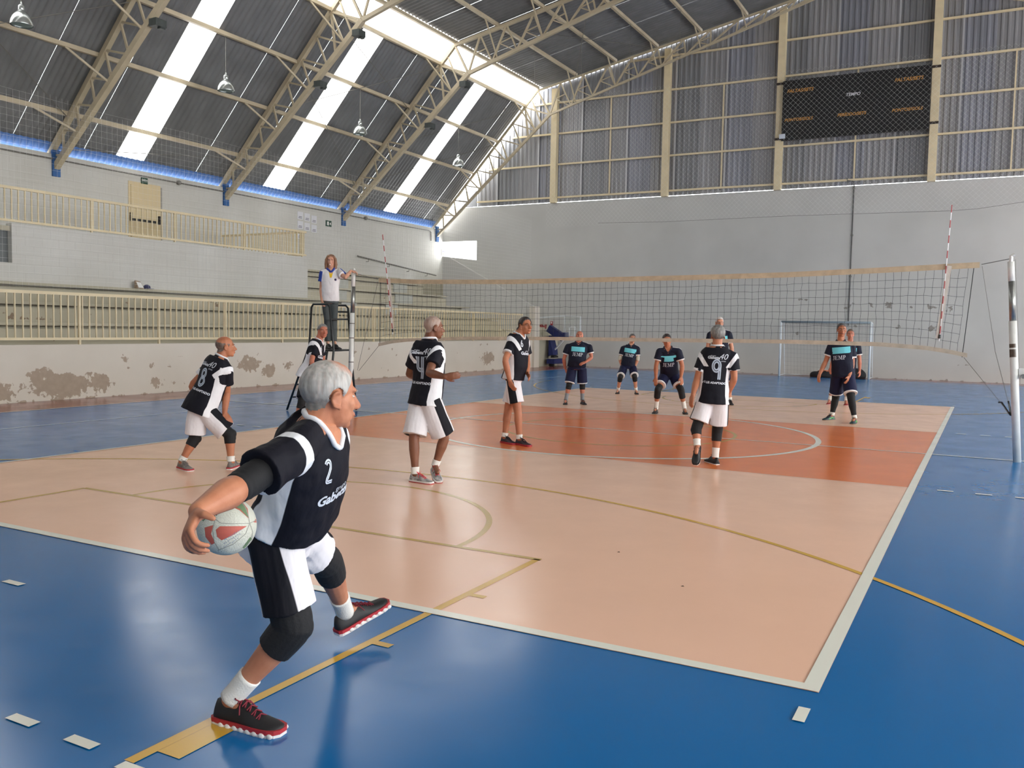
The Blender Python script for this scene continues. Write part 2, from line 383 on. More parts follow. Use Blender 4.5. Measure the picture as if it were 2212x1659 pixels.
# odd unpainted patches on the far steps
M_PATCH = mat('grey_patch', (174, 175, 168), .8, var=.05)
for x, y, w_, r in [(-14.22, 10.3, .5, 3), (-14.97, 11.2, .6, 4), (-13.47, 12.0, .7, 2), (-14.97, 14.5, .9, 4), (-13.47, 9.6, .8, 2), (-14.22, 13.6, 1.1, 3)]:
    z1 = srows[r][1] - .08; z0 = srows[r-1][1]
    MB().box((x - .03, y, z0), (x, y + w_, z1)).build('repair_patch', M_PATCH, bleach)
bal = empty('balcony', (-15.4, 3.4, 2.4)); tag(bal, 'white painted block balcony above the bleachers', 'balcony')
o = grid_wall('front_wall', 'x', -13.6, -1.3, 8.13, 2.33, 3.66, -.2, M_BLOCK, [(8, 2.8, .0, .1, 0)], .4); o.parent = bal; o.location = -Vector(bal.location)
MB().box((-17.25, -12.95, 3.5), (-13.65, 8.13, 3.6)).build('floor_slab', M_STEP, bal)
MB().box((-17.25, 7.95, 2.33), (-13.65, 8.129, 3.5)).build('side_wall', M_BLOCK, bal)
MB().box((-13.8, -12.95, 2.41), (-13.6, -1.3, 2.81)).build('front_sill', M_BLOCK, bal)
MB().box((-13.9, -12.95, 2.8), (-13.75, -1.3, 3.5)).build('recess_wall', M_DARKGREY, bal)  # darker grey than the blockwork around it

# ================================================================== railings
def railing(name, label, x, y0, y1, z0, zb, zt, pitch, post_every, phase=0.0):
    r = empty(name, (x, (y0 + y1) / 2, z0)); tag(r, label, 'railing')
    MB().box((x - .025, y0, zt - .06), (x + .025, y1, zt)).build('top_rail', M_CREAM, r)
    MB().box((x - .02, y0, zb), (x + .02, y1, zb + .05)).build('bottom_rail', M_CREAM, r)
    n = int((y1 - y0) / pitch)
    me = None
    for k in range(n + 1):
        y = y0 + phase + k * pitch
        if y > y1: break
        if me is None:
            o = MB().box((x - .0125, y - .012, zb + .05), (x + .0125, y + .012, zt - .06)).build('baluster', M_CREAM, r, origin=(x, y, zb)); me = o.data
        else: obj('baluster', me, r, loc=(0, y - r.location[1], zb - z0))
    y = y0 + .03
    while y <= y1 + .01:
        MB().box((x - .022, y - .022, z0), (x + .022, y + .022, zt - .03)).build('post', M_CREAM, r); y += post_every
    return r
lr = railing('railing', 'long low cream steel railing on top of the peeling courtside wall', XL - .07, -5.35, 18.0, 1.06, 1.19, 2.15, .158, 1.955, .06)
ur = railing('railing', 'cream steel railing along the balcony front, below the exit door', -13.65, -4.2, 8.1, 3.6, 3.70, 4.46, .152, 2.42, .05)
# return of the balcony railing towards the wall
rt = empty('railing', (-15.4, 8.05, 3.6)); tag(rt, 'short cream railing closing the far end of the balcony', 'railing')
MB().box((-17.2, 8.03, 4.40), (-13.7, 8.07, 4.46)).build('top_rail', M_CREAM, rt); MB().box((-17.2, 8.03, 3.70), (-13.7, 8.07, 3.75)).build('bottom_rail', M_CREAM, rt)
for k in range(22):
    x = -17.1 + .155 * k; MB().box((x-.012, 8.038, 3.75), (x+.012, 8.062, 4.40)).build('baluster', M_CREAM, rt)
hr = empty('handrail', (XW + .08, 18, 4)); tag(hr, 'thin grey handrail sloping down the far white wall above the steps', 'handrail')
MB().tube([(XW + .12, 15.1, 4.34), (XW + .12, 20.78, 3.91)], .03).build('rail', M_PIPE, hr)
for k in range(4):
    t = (k + .5) / 4; y = 15.1 + 5.68 * t; z = 4.34 - .43 * t
    MB().tube([(XW + .12, y, z), (XW + .12, y, z - .12), (XW, y, z - .12)], .012, 6).build('bracket', M_PIPE, hr)

# ================================================================== roof
ceil = empty('ceiling', (0, 0, 6)); tag(ceil, kind='structure')
A0, B0, K0, R0 = (-17.75, 5.97), (-12.98, 11.18), (-12.25, 11.90), (RX, 14.50)
def corr_sheet(name, P, Q, width, period, amp, m, y0):
    """corrugated sheet from eaves point P to top point Q (x, z), corrugations across y"""
    n = int(round(width / period)) * 6; d = np.array([Q[0]-P[0], Q[1]-P[1]]); L = np.linalg.norm(d); nn = np.array([-d[1], d[0]]) / L
    v = []
    for p in (P, Q):
        for i in range(n + 1):
            y = width * i / n; h = amp * math.sin(2 * math.pi * y / period)
            v.append((p[0] + nn[0]*h, y, p[1] + nn[1]*h))
    f = [(i, i+1, n+2+i, n+1+i) for i in range(n)]
    return mesh_data(name, v, f, m, smooth=True)
def mirror_pt(p): return (2*RX - p[0], p[1])
SKY_Y = [(4.22 + 6.05 * k, 5.17 + 6.05 * k + .0) for k in range(-4, 3)]
SKY_Y[4+1] = (10.1, 11.15); SKY_Y[4+2] = (17.05, 17.95)
YEND = 21.08
def in_sky(y): return any(a - .02 <= y < b - .02 for a, b in SKY_Y)
for side in (0, 1):
    P, Q, K, R = [p if side == 0 else mirror_pt(p) for p in (A0, B0, K0, R0)]
    # steep slope: opaque sheets between the skylight strips
    segs = []; y = YF
    for a, b_ in SKY_Y: segs.append((y, a)); y = b_
    segs.append((y, YEND))
    for s0, s1 in segs:
        k = max(1, int(round((s1 - s0) / 1.0))); wdt = (s1 - s0) / k
        per = wdt / max(1, round(wdt / .18)); me = corr_sheet('roof_sheet', P, Q, wdt, per, .018, M_STEEL, 0)
        for i in range(k): obj('roof_sheet', me, ceil, loc=(0, s0 + wdt * i, -6 + .004 * (i % 2)))
    for a, b_ in SKY_Y:
        me = mesh_data('skylight_strip', [(P[0], 0, P[1]), (P[0], b_ - a, P[1]), (Q[0], b_ - a, Q[1]), (Q[0], 0, Q[1])], [(0, 1, 2, 3)], msk); obj('skylight_strip', me, ceil, loc=(0, a, -6))
    # translucent knee band, bay by bay
    y = YF
    while y < YEND - .1:
        y1 = min(YEND, y + 6.05); me = mesh_data('skylight_band', [(Q[0], 0, Q[1]), (Q[0], y1 - y, Q[1]), (K[0], y1 - y, K[1]), (K[0], 0, K[1])], [(0, 1, 2, 3)], msk); obj('skylight_band', me, ceil, loc=(0, y, -6)); y = y1
    # shallow slope
    YE2 = YB + .05; k = int((YE2 - YF) / 1.0); wdt = (YE2 - YF) / k
    me = corr_sheet('roof_sheet', K, R, wdt, wdt / 5, .02, M_STEEL, 0)
    for i in range(k): obj('roof_sheet', me, ceil, loc=(0, YF + wdt * i, -6 + .004 * (i % 2)))
# purlins (both slopes)
PUR = [(-16.72, 7.02), (-15.45, 8.38), (-14.19, 9.66), (-12.86, 11.06)] + [(-12.22 + 1.75 * k, 11.74 + .2 * 1.75 * k) for k in range(8)]
for x, z in PUR:
    for s in (0, 1):
        xx = x if s == 0 else 2*RX - x
        if s == 1 and x > 0: continue
        MB().box((xx - .05, YF, z - .01), (xx + .05, 21.0, z + .10)).build('purlin', M_TRUSS, ceil)
# eave daylight glow painted as a blue strip inside the steep sheets' foot
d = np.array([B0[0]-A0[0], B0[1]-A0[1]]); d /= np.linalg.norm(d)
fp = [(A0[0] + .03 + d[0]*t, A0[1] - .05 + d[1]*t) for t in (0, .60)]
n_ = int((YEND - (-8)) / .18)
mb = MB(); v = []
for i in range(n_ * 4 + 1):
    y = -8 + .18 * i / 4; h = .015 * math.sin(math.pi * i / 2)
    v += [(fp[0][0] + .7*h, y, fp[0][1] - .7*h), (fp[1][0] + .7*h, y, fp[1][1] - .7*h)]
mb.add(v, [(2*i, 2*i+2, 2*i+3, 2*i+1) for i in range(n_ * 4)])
o = mb.build('eave_glow_strip', M_EAVEGLOW, origin=(0, 0, 6)); tag(o, kind='structure')

# ================================================================== trusses
UC = [(-17.55, 6.02), (-12.86, 11.04), (-12.25, 11.68), (RX, 14.25)]
LC = [(-17.28, 5.70), (-11.66, 10.62), (RX - .4, 14.05)]
def lerp(a, b, t): return (a[0] + (b[0]-a[0])*t, a[1] + (b[1]-a[1])*t)
TY = [2.27, 8.30, 14.34, 20.98]
TL = ['nearest roof truss on the left, cream steel lattice arch over the exit door', 'second roof truss from the left, cream lattice arch', 'third roof truss, cream lattice arch in front of the gable', 'end roof truss, cream lattice arch against the metal gable wall']
FB = [(-13.32, 8.95), (-11.85, 10.28)]
for ti, ty in enumerate(TY):
    tr = empty('roof_truss', (RX, ty, 5.7)); tag(tr, TL[ti], 'roof truss', 'roof trusses')
    def mem(a, c, wd, nm, hd=None):
        MB().bar((a[0], ty, a[1]), (c[0], ty, c[1]), wd, hd or wd, up=(0, 1, 0)).build(nm, M_TRUSS, tr)
    cw = .15 if ti < 3 else .10
    for s in (0, 1):
        mp = (lambda p: p) if s == 0 else mirror_pt
        mem(mp(UC[0]), mp(UC[1]), cw*.9, 'upper_chord'); mem(mp(UC[1]), mp(UC[2]), cw*.8, 'upper_chord'); mem(mp(UC[2]), mp(UC[3]), cw*.75, 'upper_chord')
        mem(mp(LC[0]), mp(LC[1]), cw, 'lower_chord'); mem(mp(LC[1]), mp(LC[2]), cw*.8, 'lower_chord')
        if s == 1: continue
        # steep part: zigzag webs
        N = 8
        for i in range(N):
            u0 = lerp(UC[0], UC[1], i / N); u1 = lerp(UC[0], UC[1], (i + 1) / N); l0 = lerp(LC[0], LC[1], (i + .55) / (N + .6))
            mem(mp(u0), mp(l0), .05, 'web'); mem(mp(u1), mp(l0), .05, 'web')
        mem(mp(UC[1]), mp(lerp(LC[0], LC[1], .82)), .06, 'web'); mem(mp(UC[2]), mp(LC[1]), .07, 'web'); mem(mp(UC[1]), mp(LC[1]), .06, 'web')
        mem(mp(lerp(UC[1], UC[2], .5)), mp(lerp(LC[0], LC[1], .93)), .05, 'web')
        # shallow part: verticals + diagonals
        N = 12
        for i in range(N):
            a = lerp(UC[2], UC[3], i / N); b1 = lerp(UC[2], UC[3], (i + 1) / N)
            la = lerp(LC[1], LC[2], max(0, (i + .0) / N)); lb = lerp(LC[1], LC[2], (i + 1) / N)
            mem(mp(b1), mp(lb), .05, 'web')
            mem(mp(la), mp(b1), .06, 'web')
            if i < 7: mem(mp(lerp(la, b1, .5)), mp(lerp(lb, b1, .5)), .035, 'web'); mem(mp(lerp(la, b1, .5)), mp(lerp(la, lb, .95)), .035, 'web')
    # fly braces from purlins to the lower chord
    if ti < 3 or True:
        for (px, pz), t in zip(PUR[:4], (.17, .40, .63, .88)):
            l = lerp(LC[0], LC[1], t)
            MB().bar((px, ty - .95, pz), (l[0], ty, l[1]), .05).build('brace', M_TRUSS, tr)
        for k in range(5):
            x, z = PUR[5 + k]; l = lerp(LC[1], LC[2], (x + 11.66) / 11.7)
            MB().bar((x, ty - .9, z), (l[0], ty, l[1]), .04).build('brace', M_TRUSS, tr)
    # shoe on the wall
    MB().box((XW - .02, ty - .11, 5.45), (XW + .06, ty + .11, 6.15)).build('wall_shoe', M_BLUEST, tr)
    if ti < 3:
        for fi, (fx, fz) in enumerate(FB):
            if ti == 0 and fi == 1: continue
            MB().box((fx - .13, ty - .10, fz - .10), (fx + .13, ty + .22, fz + .08)).add(*((lambda q: (q.v, q.f))(MB().box((fx + .0, ty + .05, fz - .14), (fx + .11, ty + .2, fz - .10))))).build('splice_box', M_DKGREEN, tr)
# diagonal tie rods under the sheets
for (xa, za, ya, xb, zb, yb) in [(-16.72, 6.95, 2.27, -14.19, 9.58, -3.7), (-14.19, 9.58, 2.27, -16.72, 6.95, -3.7), (-16.72, 6.95, 8.3, -17.3, 6.2, 2.3), (-14.19, 9.58, 14.34, -12.86, 10.98, 8.3), (-14.19, 9.58, 8.3, -16.72, 6.95, 14.34), (-12.86, 10.98, 14.34, -15.45, 8.3, 8.3), (-15.45, 8.3, 14.34, -12.86, 10.98, 20.9), (-16.72, 6.95, 14.34, -14.19, 9.58, 20.9),
                                 (-10.47, 12.05, 14.34, -6.97, 12.75, 20.9), (-6.97, 12.75, 14.34, -10.47, 12.05, 20.9)]:
    MB().tube([(xa, ya, za), (xb, yb, zb)], .011, 5).build('tie_rod', M_WIRE, ceil)

# ================================================================== gable wall above the masonry
gab = empty('wall_gable', (RX, YB, 7.0)); tag(gab, kind='structure')
def roof_z(x):
    x = x if x < RX else 2*RX - x
    for p, q in ((A0, B0), (B0, K0), (K0, R0)):
        if p[0] <= x <= q[0]: return lerp(p, q, (x - p[0]) / (q[0] - p[0]))[1]
    return A0[1]
sheet_w = 1.02
x = -15.52
SEAM = mat('galvanised_cladding_bright', (182, 183, 186), .45, metal=.3, var=.1, vscale=2, stretch=(1.6, 1.6, .1))
CL = [M_STEELW, mat('galvanised_cladding_dull', (132, 133, 136), .5, metal=.3, var=.16, vscale=2.0, stretch=(1.6, 1.6, .1)), M_STEELW, mat('galvanised_cladding_blue', (140, 142, 150), .48, metal=.3, var=.16, vscale=2.0, stretch=(1.6, 1.6, .1))]
ci = 0
while x < XR - .5:
    n = 5; v = []; xs = []
    per = sheet_w / n
    for i in range(n):       # trapezoidal ribs
        for fx, dy in ((0, 0), (.45, 0), (.6, -.035), (.85, -.035)): xs.append((x + (i + fx) * per, dy))
    xs.append((x + sheet_w, 0))
    for xx, dy in xs: v.append((xx, YB + .12 + dy, 7.03))
    for xx, dy in xs: v.append((xx, YB + .12 + dy, max(7.05, roof_z(xx) - (.10 if xx < -12.3 else .03))))
    m_ = len(xs)
    mb = MB().add(v, [(i, i+1, m_+i+1, m_+i) for i in range(m_ - 1)])
    mb.build('cladding_sheet', CL[ci % 4], gab)
    if ci % 2 == 1: MB().box((x - .03, YB + .06, 7.03), (x + .035, YB + .085, max(7.05, roof_z(x) - .1))).build('cladding_seam', SEAM, gab)
    x += sheet_w; ci += 1
# cladding on the sloping left shoulder
x = -17.5
while x < -15.6:
    zt = roof_z(x + .5) - .12; MB().box((x, YB + .1, 7.03), (min(x + .98, -15.52), YB + .12, max(7.1, zt))).build('cladding_sheet', CL[1], gab); x += .99
for px in (-11.62, -6.65, -2.20, 3.08, 8.0, 12.5):
    MB().box((px - .13, YB - .20, 6.98), (px + .13, YB + .04, roof_z(px) - .25)).build('gable_post', M_CREAM, gab)
for zz, h_ in ((7.22, .07), (8.62, .07), (9.92, .07), (11.22, .07), (12.55, .07)):
    xl = -15.5 if zz < 8 else (A0[0] + (zz - A0[1]) * (B0[0]-A0[0]) / (B0[1]-A0[1]) + .35 if zz < 11 else -11.6 + (zz - 11.9) * 5)
    MB().box((xl, YB - .02, zz - h_/2), (2*RX - xl, YB + .06, zz + h_/2)).build('girt', M_CREAM, gab)
for px in (-9.1, -4.4, .5, 5.5):
    MB().box((px - .025, YB + .0, 7.2), (px + .025, YB + .05, 11.2)).build('sag_bar', M_CREAM, gab)
# ================================================================== fittings and equipment
def on(u, v, ax, c):
    d_ = ray(u, v); return CAM_LOC + d_ * (c - CAM_LOC[ax]) / d_[ax]
def text_obj(name, txt, origin, right, up, size, m, parent=None, shear=0, bold=0, cut=None, align='LEFT', off=.004, spacing=1.0, flatten=None):
    V, F = text_mesh(txt, size, shear, bold, cut, align, spacing)
    R_ = np.array(right, float); R_ /= np.linalg.norm(R_); U_ = np.array(up, float); U_ /= np.linalg.norm(U_); N_ = np.cross(R_, U_)
    P_ = np.array(origin) + V[:, :1] * R_ + V[:, 1:2] * U_ + N_ * off
    mb = MB(); mb.v = [tuple(p) for p in P_]; mb.f = F
    return mb.build(name, m, parent)

# ---- volleyball net
M_BAND = mat('net_band_tan', (196, 176, 146), .85, var=.14, vscale=9)
M_BAND2 = mat('net_band_dirty', (190, 178, 158), .85, var=.16, vscale=9)
M_CORD = mat('net_cord_black', (38, 42, 42), .8)
M_GALV = mat('galvanised_tube', (150, 152, 148), .35, metal=.8, var=.2, vscale=12)
M_POST = mat('post_white_enamel', (226, 226, 220), .35, var=.05, vscale=9)
M_RUST = mat('rust_patch', (88, 74, 60), .85, var=.3, vscale=30)
top_px = [(818, 601), (900, 604), (1100, 604), (1300, 599), (1500, 594), (1700, 588), (1900, 578), (2118, 566)]
bot_px = [(818, 748), (845, 742), (880, 738), (1000, 734), (1200, 735), (1400, 738), (1700, 742), (1900, 748), (2000, 756), (2050, 764), (2087, 772)]
def curve_of(px):
    P = np.array([on(u, v, 1, 0.0) for u, v in px]); return lambda x: float(np.interp(x, P[:, 0], P[:, 2]))
zt_, zb_ = curve_of(top_px), curve_of(bot_px)
NX0, NX1 = -4.73, 4.92
net = empty('volleyball_net', (0, 0, 0)); tag(net, 'volleyball net of black cord with tan top band, strung across the court', 'net')
def band(name, fz, h, up, x0, x1, m):
    xs = np.linspace(x0, x1, 120); mb = MB(); v = []
    for i, x in enumerate(xs):
        z = fz(x); wv = .004 * math.sin(x * 9) + .003 * math.sin(x * 23)
        for dy in (-.006, .006):
            v += [(x, dy + wv, z), (x, dy + wv, z + up * h)]
    f = []
    for i in range(len(xs) - 1):
        a = 4 * i; b = a + 4
        f += [(a, b, b+1, a+1), (a+2, a+3, b+3, b+2), (a+1, b+1, b+3, a+3), (a, a+2, b+2, b)]
    mb.add(v, f); return mb.build(name, m, net)
band('top_band', zt_, .075, -1, NX0, NX1 + .03, M_BAND); band('bottom_band', zb_, .055, 1, NX0 + .0, NX1 - .06, M_BAND2)
mb = MB(); rn = random.Random(5)
xs = np.arange(NX0 + .05, NX1 - .04, .1)
ROWS = 9
J = {}
def npt(i, j):
    if (i, j) not in J:
        x = xs[i]; t = j / ROWS
        zt = zt_(x) - .075; zb = zb_(x) + .055
        xx = x - (.10 * t * max(0, (x - 4.0)) if x > 4 else 0)
        J[(i, j)] = (xx + rn.uniform(-.008, .008) * (0 < j < ROWS), rn.uniform(-.006, .006), zt + (zb - zt) * t + rn.uniform(-.006, .006) * (0 < j < ROWS))
    return J[(i, j)]
for i in range(len(xs)): mb.tube([npt(i, j) for j in range(ROWS + 1)], .0023, 3, cap=False)
for j in range(1, ROWS): mb.tube([npt(i, j) for i in range(len(xs))], .0023, 3, cap=False)
o = mb.build('cord_mesh', M_CORD, net); tag(o, kind='stuff')
for xa in (NX0 + .03, NX1 - .03):
    z0, z1 = zb_(xa), zt_(xa); xb = xa - (.09 if xa > 0 else 0)
    MB().tube([(xa, 0, z1), (xb, 0, z0)], .005, 5).build('edge_rope', M_CORD, net)
LPT, LPB = np.array((-5.33, .02, 2.56)), np.array((-5.38, .0, 0.0))
RPT, RPB = np.array((5.30, 0, 2.60)), np.array((5.49, -.12, 0.0))
MB().tube([(NX0 - .02, 0, zt_(NX0) - .02), LPT], .005, 5).build('top_cable', M_WIRE, net)
MB().tube([(NX1 + .05, 0, zt_(NX1) - .03), RPT], .005, 5).build('top_cable', M_WIRE, net)
MB().tube([(NX1 + .06, 0, zt_(NX1) - .05), on(2150, 760, 1, 0), on(2178, 868, 1, 0), on(2184, 898, 1, -.05)], .004, 5).build('tie_rope', M_WIRE, net)
MB().tube([(NX1 - .1, 0, zb_(NX1)), on(2160, 868, 1, 0), on(2184, 898, 1, -.05)], .004, 5).build('tie_rope', M_WIRE, net)
MB().tube([on(2156, 869, 1, 0), on(2164, 869, 1, 0), on(2172, 882, 1, 0), on(2183, 897, 1, -.05)], .011, 5).build('strap', M_CORD, net)
MB().tube([on(2178, 866, 1, 0), on(2181, 880, 1, 0), on(2184, 898, 1, -.05)], .011, 5).build('strap', M_CORD, net)
MB().tube([(NX0 - .02, 0, zt_(NX0) - .05), on(772, 800, 1, 0)], .004, 5).build('tie_rope', M_WIRE, net)
MB().tube([(NX0, 0, zb_(NX0)), on(775, 801, 1, 0)], .004, 5).build('tie_rope', M_WIRE, net)
M_SLV = mat('side_band_white', (214, 206, 194), .8, var=.1, vscale=12)
for xa, za, xb, zb2, lab in ((4.60, 2.52, 4.50, 1.56, 'r'), (-4.50, 2.45, -4.40, 1.50, 'l')):
    MB().bar((xa, -.012, za), (xb, -.012, zb2), .055, .006, up=(0, 1, 0)).build('side_band', M_SLV, net)
M_ARED = mat('antenna_red', (168, 40, 44), .4); M_AWH = mat('antenna_white', (232, 232, 232), .4)
for P, Q, lab in (((4.592, -.02, 3.315), (4.52, -.02, 1.524), 'red and white striped antenna at the right end of the net'), ((-4.641, -.02, 3.24), (-4.394, -.02, 1.443), 'red and white striped antenna at the left end of the net')):
    P, Q = np.array(P), np.array(Q); a_ = empty('net_antenna', tuple(Q)); tag(a_, lab, 'antenna', 'net antennas')
    for k in range(18):
        MB().tube([P + (Q-P)*k/18, P + (Q-P)*(k+1)/18], .007, 6).build('stripe', M_ARED if k % 2 == 0 else M_AWH, a_)
    MB().tube([Q + (P-Q)*.02, Q + (P-Q)*.05], .016, 6).build('clip', M_BLACK, a_)
def net_post(T, B, lab, zs):
    p = empty('net_post', tuple(B)); tag(p, lab, 'post', 'net posts')
    at = lambda z: B + (T - B) * (z / T[2])
    MB().tube([B, at(zs[0])], .047, 16).build('lower_tube', M_POST, p, True)
    MB().tube([at(zs[0] - .01), at(zs[1])], .038, 16).build('inner_tube', M_GALV, p, True)
    MB().tube([at(zs[1] - .01), at(zs[2])], .039, 16).build('upper_sleeve', M_POST, p, True)
    c = at(zs[2]); MB().tube([c + (0, -.02, .0), c + (0, -.02, .07), c + (.04, -.02, .09)], .022, 8).build('pulley', M_POST, p)
    MB().tube([c + (.05, 0, .03), at(zs[0]) + (.055, 0, 0), at(1.0) + (.06, 0, 0)], .003, 5).build('cable', M_WIRE, p)
    return p, at
p_, at = net_post(RPT, RPB, 'white tubular net post at the right edge of the picture', (1.80, 2.32, 2.56))
MB().box(at(1.16) + (.05, -.03, -.07), at(1.16) + (.2, .05, .04)).build('winch', M_POST, p_)
MB().tube([at(1.1) + (.1, -.06, 0), at(1.1) + (.1, .06, 0)], .03, 10).build('winch_drum', M_GALV, p_)
for z, h_ in ((1.34, .10), (1.46, .05)): MB().tube([at(z) + (-.004, -.004, 0), at(z + h_) + (-.004, -.004, 0)], [.0462, .0462], 10).build('rust', M_RUST, p_)
p_, at = net_post(LPT, LPB, 'white tubular net post beside the referee stand', (1.82, 2.32, 2.54))
for z in (1.35, 1.62, .9): MB().tube([at(z), at(z + .012)], .049, 12).build('clamp_ring', M_RUST, p_)

# ---- referee stand
rs = empty('referee_stand', (-5.85, -.3, 0)); tag(rs, 'black tubular referee stand with platform beside the net post', 'stand')
M_STAND = mat('stand_black', (24, 28, 28), .4)
def rt_(name, pts, r=.02): MB().tube(pts, r, 8).build(name, M_STAND, rs, True)
yn, yf = -.62, .05
n1, n2 = on(673, 664, 1, yn), on(712, 664, 1, yn); n1t, n2t = on(677, 657, 1, yn), on(707, 657, 1, yn)
f1, f2 = on(700, 664, 1, yf), on(752, 666, 1, yf); f1t, f2t = on(704, 659, 1, yf), on(747, 660, 1, yf)
pn1, pn2 = on(668, 748, 1, yn), on(721, 756, 1, yn); pf1, pf2 = on(708, 752, 1, yf), on(757, 750, 1, yf)
b1 = on(620, 885, 2, .015); b4 = on(770, 886, 2, .015); b2 = np.array((b4[0] - .12, b1[1] + .05, .015)); b3 = np.array((b1[0] + .15, b4[1], .015))
rt_('near_frame', [b1, pn1, n1, n1t, n2t, n2, pn2, b2]); rt_('far_frame', [b3, pf1, f1, f1t, f2t, f2, pf2, b4])
rt_('guard_rail', [n2 * .72 + pn2 * .28, f2 * .72 + pf2 * .28], .016); rt_('guard_rail', [on(713, 673, 1, yf), on(752, 674, 1, yf)], .016)
mb = MB(); zz = float(pn2[2]) 
mb.add([pn1 * (1, 1, 0) + (0, 0, zz - .03), pn2 * (1, 1, 0) + (0, 0, zz - .03), pf2 * (1, 1, 0) + (0, 0, zz - .03), pf1 * (1, 1, 0) + (0, 0, zz - .03), pn1 * (1, 1, 0) + (0, 0, zz), pn2 * (1, 1, 0) + (0, 0, zz), pf2 * (1, 1, 0) + (0, 0, zz), pf1 * (1, 1, 0) + (0, 0, zz)],
       [(0,3,2,1), (4,5,6,7), (0,1,5,4), (1,2,6,5), (2,3,7,6), (3,0,4,7)])
mb.build('platform', M_STAND, rs); STAND_Z = zz; STAND_C = (pn1 + pn2 + pf1 + pf2) / 4
for k in range(1, 5):
    t = k / 5; rt_('rung', [b1 + (pn1 - b1) * t, b3 + (pf1 - b3) * t], .016)
rt_('foot_brace', [b2 + (pn2 - b2) * .35, b4 + (pf2 - b4) * .35], .014)

# ---- folded basketball hoop in the far corner
M_NAVY = mat('navy_padding', (26, 38, 92), .55, var=.12, vscale=6); M_HW = mat('hoop_white_frame', (216, 220, 220), .45); M_RIM = mat('hoop_rim_orange', (170, 66, 38), .5)
mg, nt, b = node_mat('backboard_acrylic'); b.inputs['Base Color'].default_value = (.72, .82, .80, 1); b.inputs['Roughness'].default_value = .05; b.inputs['Alpha'].default_value = .28
HY = 20.1
hp = lambda u, v, y=HY: on(u, v, 1, y)
hb = hp(1178, 790); hoop = empty('basketball_hoop', (hb[0], HY, 0)); tag(hoop, 'folded portable basketball hoop with navy padded base in the far corner', 'basketball hoop')
a, c = hp(1150, 774), hp(1198, 792); a[0] = max(a[0], -11.12)
MB().box((a[0], HY - .05, .12), (c[0], HY + 1.1, a[2])).build('base', M_NAVY, hoop)
for xx in (a[0] + .15, c[0] - .12): MB().tube([(xx, HY - .02, .07), (xx, HY + .1, .07)], .07, 12).build('wheel', M_BLACK, hoop)
def prism(name, px, y0, y1, m):
    P = [hp(u, v) for u, v in px]; n = len(P)
    for p in P: p[0] = max(p[0], -11.12)
    v = [(p[0], y0, p[2]) for p in P] + [(p[0], y1, p[2]) for p in P]
    return MB().add(v, [tuple(range(n)), tuple(range(2*n-1, n-1, -1))] + [(i, n+i, n+(i+1) % n, (i+1) % n) for i in range(n)]).build(name, m, hoop)
prism('mast_pad', [(1148, 724), (1157, 724), (1191, 757), (1192, 767), (1168, 768), (1148, 750)], HY + .1, HY + .6, M_NAVY)
prism('wheel_cover', [(1163, 772), (1167, 764), (1173, 772)], HY + .02, HY + .1, M_HW)
prism('mount', [(1187, 773), (1188, 767), (1194, 769), (1195, 773)], HY + .1, HY + .5, M_BLACK)
MB().bar(hp(1186, 709, HY + .3), hp(1217, 730, HY + .3), .24, .3).build('arm_pad', M_NAVY, hoop)
prism('lower_pad', [(1213, 718), (1218, 718), (1218, 734), (1214, 734)], HY + .1, HY + .5, M_NAVY)
# angled backboard: left edge nearer the wall, right edge nearer the court
bl_, br_ = hp(1219, 733, HY + .2), hp(1253, 731, HY - 1.0); tl_ = hp(1219, 682, HY + .2); tr_ = hp(1254, 684, HY - 1.0)
tl_[:2] = bl_[:2]; tr_[:2] = br_[:2]
mid = lambda s, t: (bl_ * (1-s) + br_ * s) * (1-t) + (tl_ * (1-s) + tr_ * s) * t
MB().quad(bl_, br_, tr_, tl_).build('backboard', mg, hoop)
for p, q in ((bl_, br_), (br_, tr_), (tr_, tl_), (tl_, bl_)): MB().bar(p, q, .05).build('board_frame', M_HW, hoop)
for p, q in (((.33, .12), (.67, .12)), ((.67, .12), (.67, .52)), ((.67, .52), (.33, .52)), ((.33, .52), (.33, .12))): MB().bar(mid(*p), mid(*q), .045).build('target_line', M_HW, hoop)
MB().bar(tl_, hp(1158, 687, HY + .2), .06).build('support_beam', M_HW, hoop)
MB().bar(bl_, hp(1196, 758, HY + .4), .05).build('support_strut', M_HW, hoop)
rc = mid(.55, .03); nb = np.cross(br_ - bl_, (0, 0, 1.)); nb /= np.linalg.norm(nb)
if nb @ (CAM_LOC - rc) < 0: nb = -nb
MB().tube([rc + nb * .32 + .225 * np.array((math.cos(t), math.sin(t), 0)) for t in np.linspace(0, 2*math.pi, 25)], .013, 6).build('rim', M_RIM, hoop)
MB().box(rc + nb * .04 - (.09, .05, .1), rc + nb * .04 + (.05, .05, .06)).build('rim_plate', M_RIM, hoop)

# ---- futsal goal
M_GOAL = mat('goal_pale_paint', (210, 217, 220), .45, var=.05)
g1, g2 = on(1683, 812, 2, 0), on(1879, 819, 2, 0); GY = 20.19; gx0, gx1 = g1[0], g2[0]; GZ = 2.03
goal = empty('futsal_goal', ((gx0 + gx1) / 2, GY, 0)); tag(goal, 'pale blue futsal goal with net against the back wall', 'goal')
for gx in (gx0, gx1):
    MB().tube([(gx, GY, 0), (gx, GY, GZ)], .04, 10).build('goal_post', M_GOAL, goal, True)
    MB().tube([(gx, GY, GZ - .02), (gx, GY + .5, GZ - .05), (gx, GY + .95, .04)], .018, 6).build('side_stay', M_GOAL, goal)
    MB().tube([(gx, GY, .03), (gx, GY + .95, .03)], .02, 6).build('ground_bar', M_GOAL, goal)
MB().tube([(gx0, GY, GZ - .03), (gx1, GY, GZ - .03)], .04, 10).build('crossbar', mat('goal_bar_grey', (120, 134, 142), .45), goal, True)
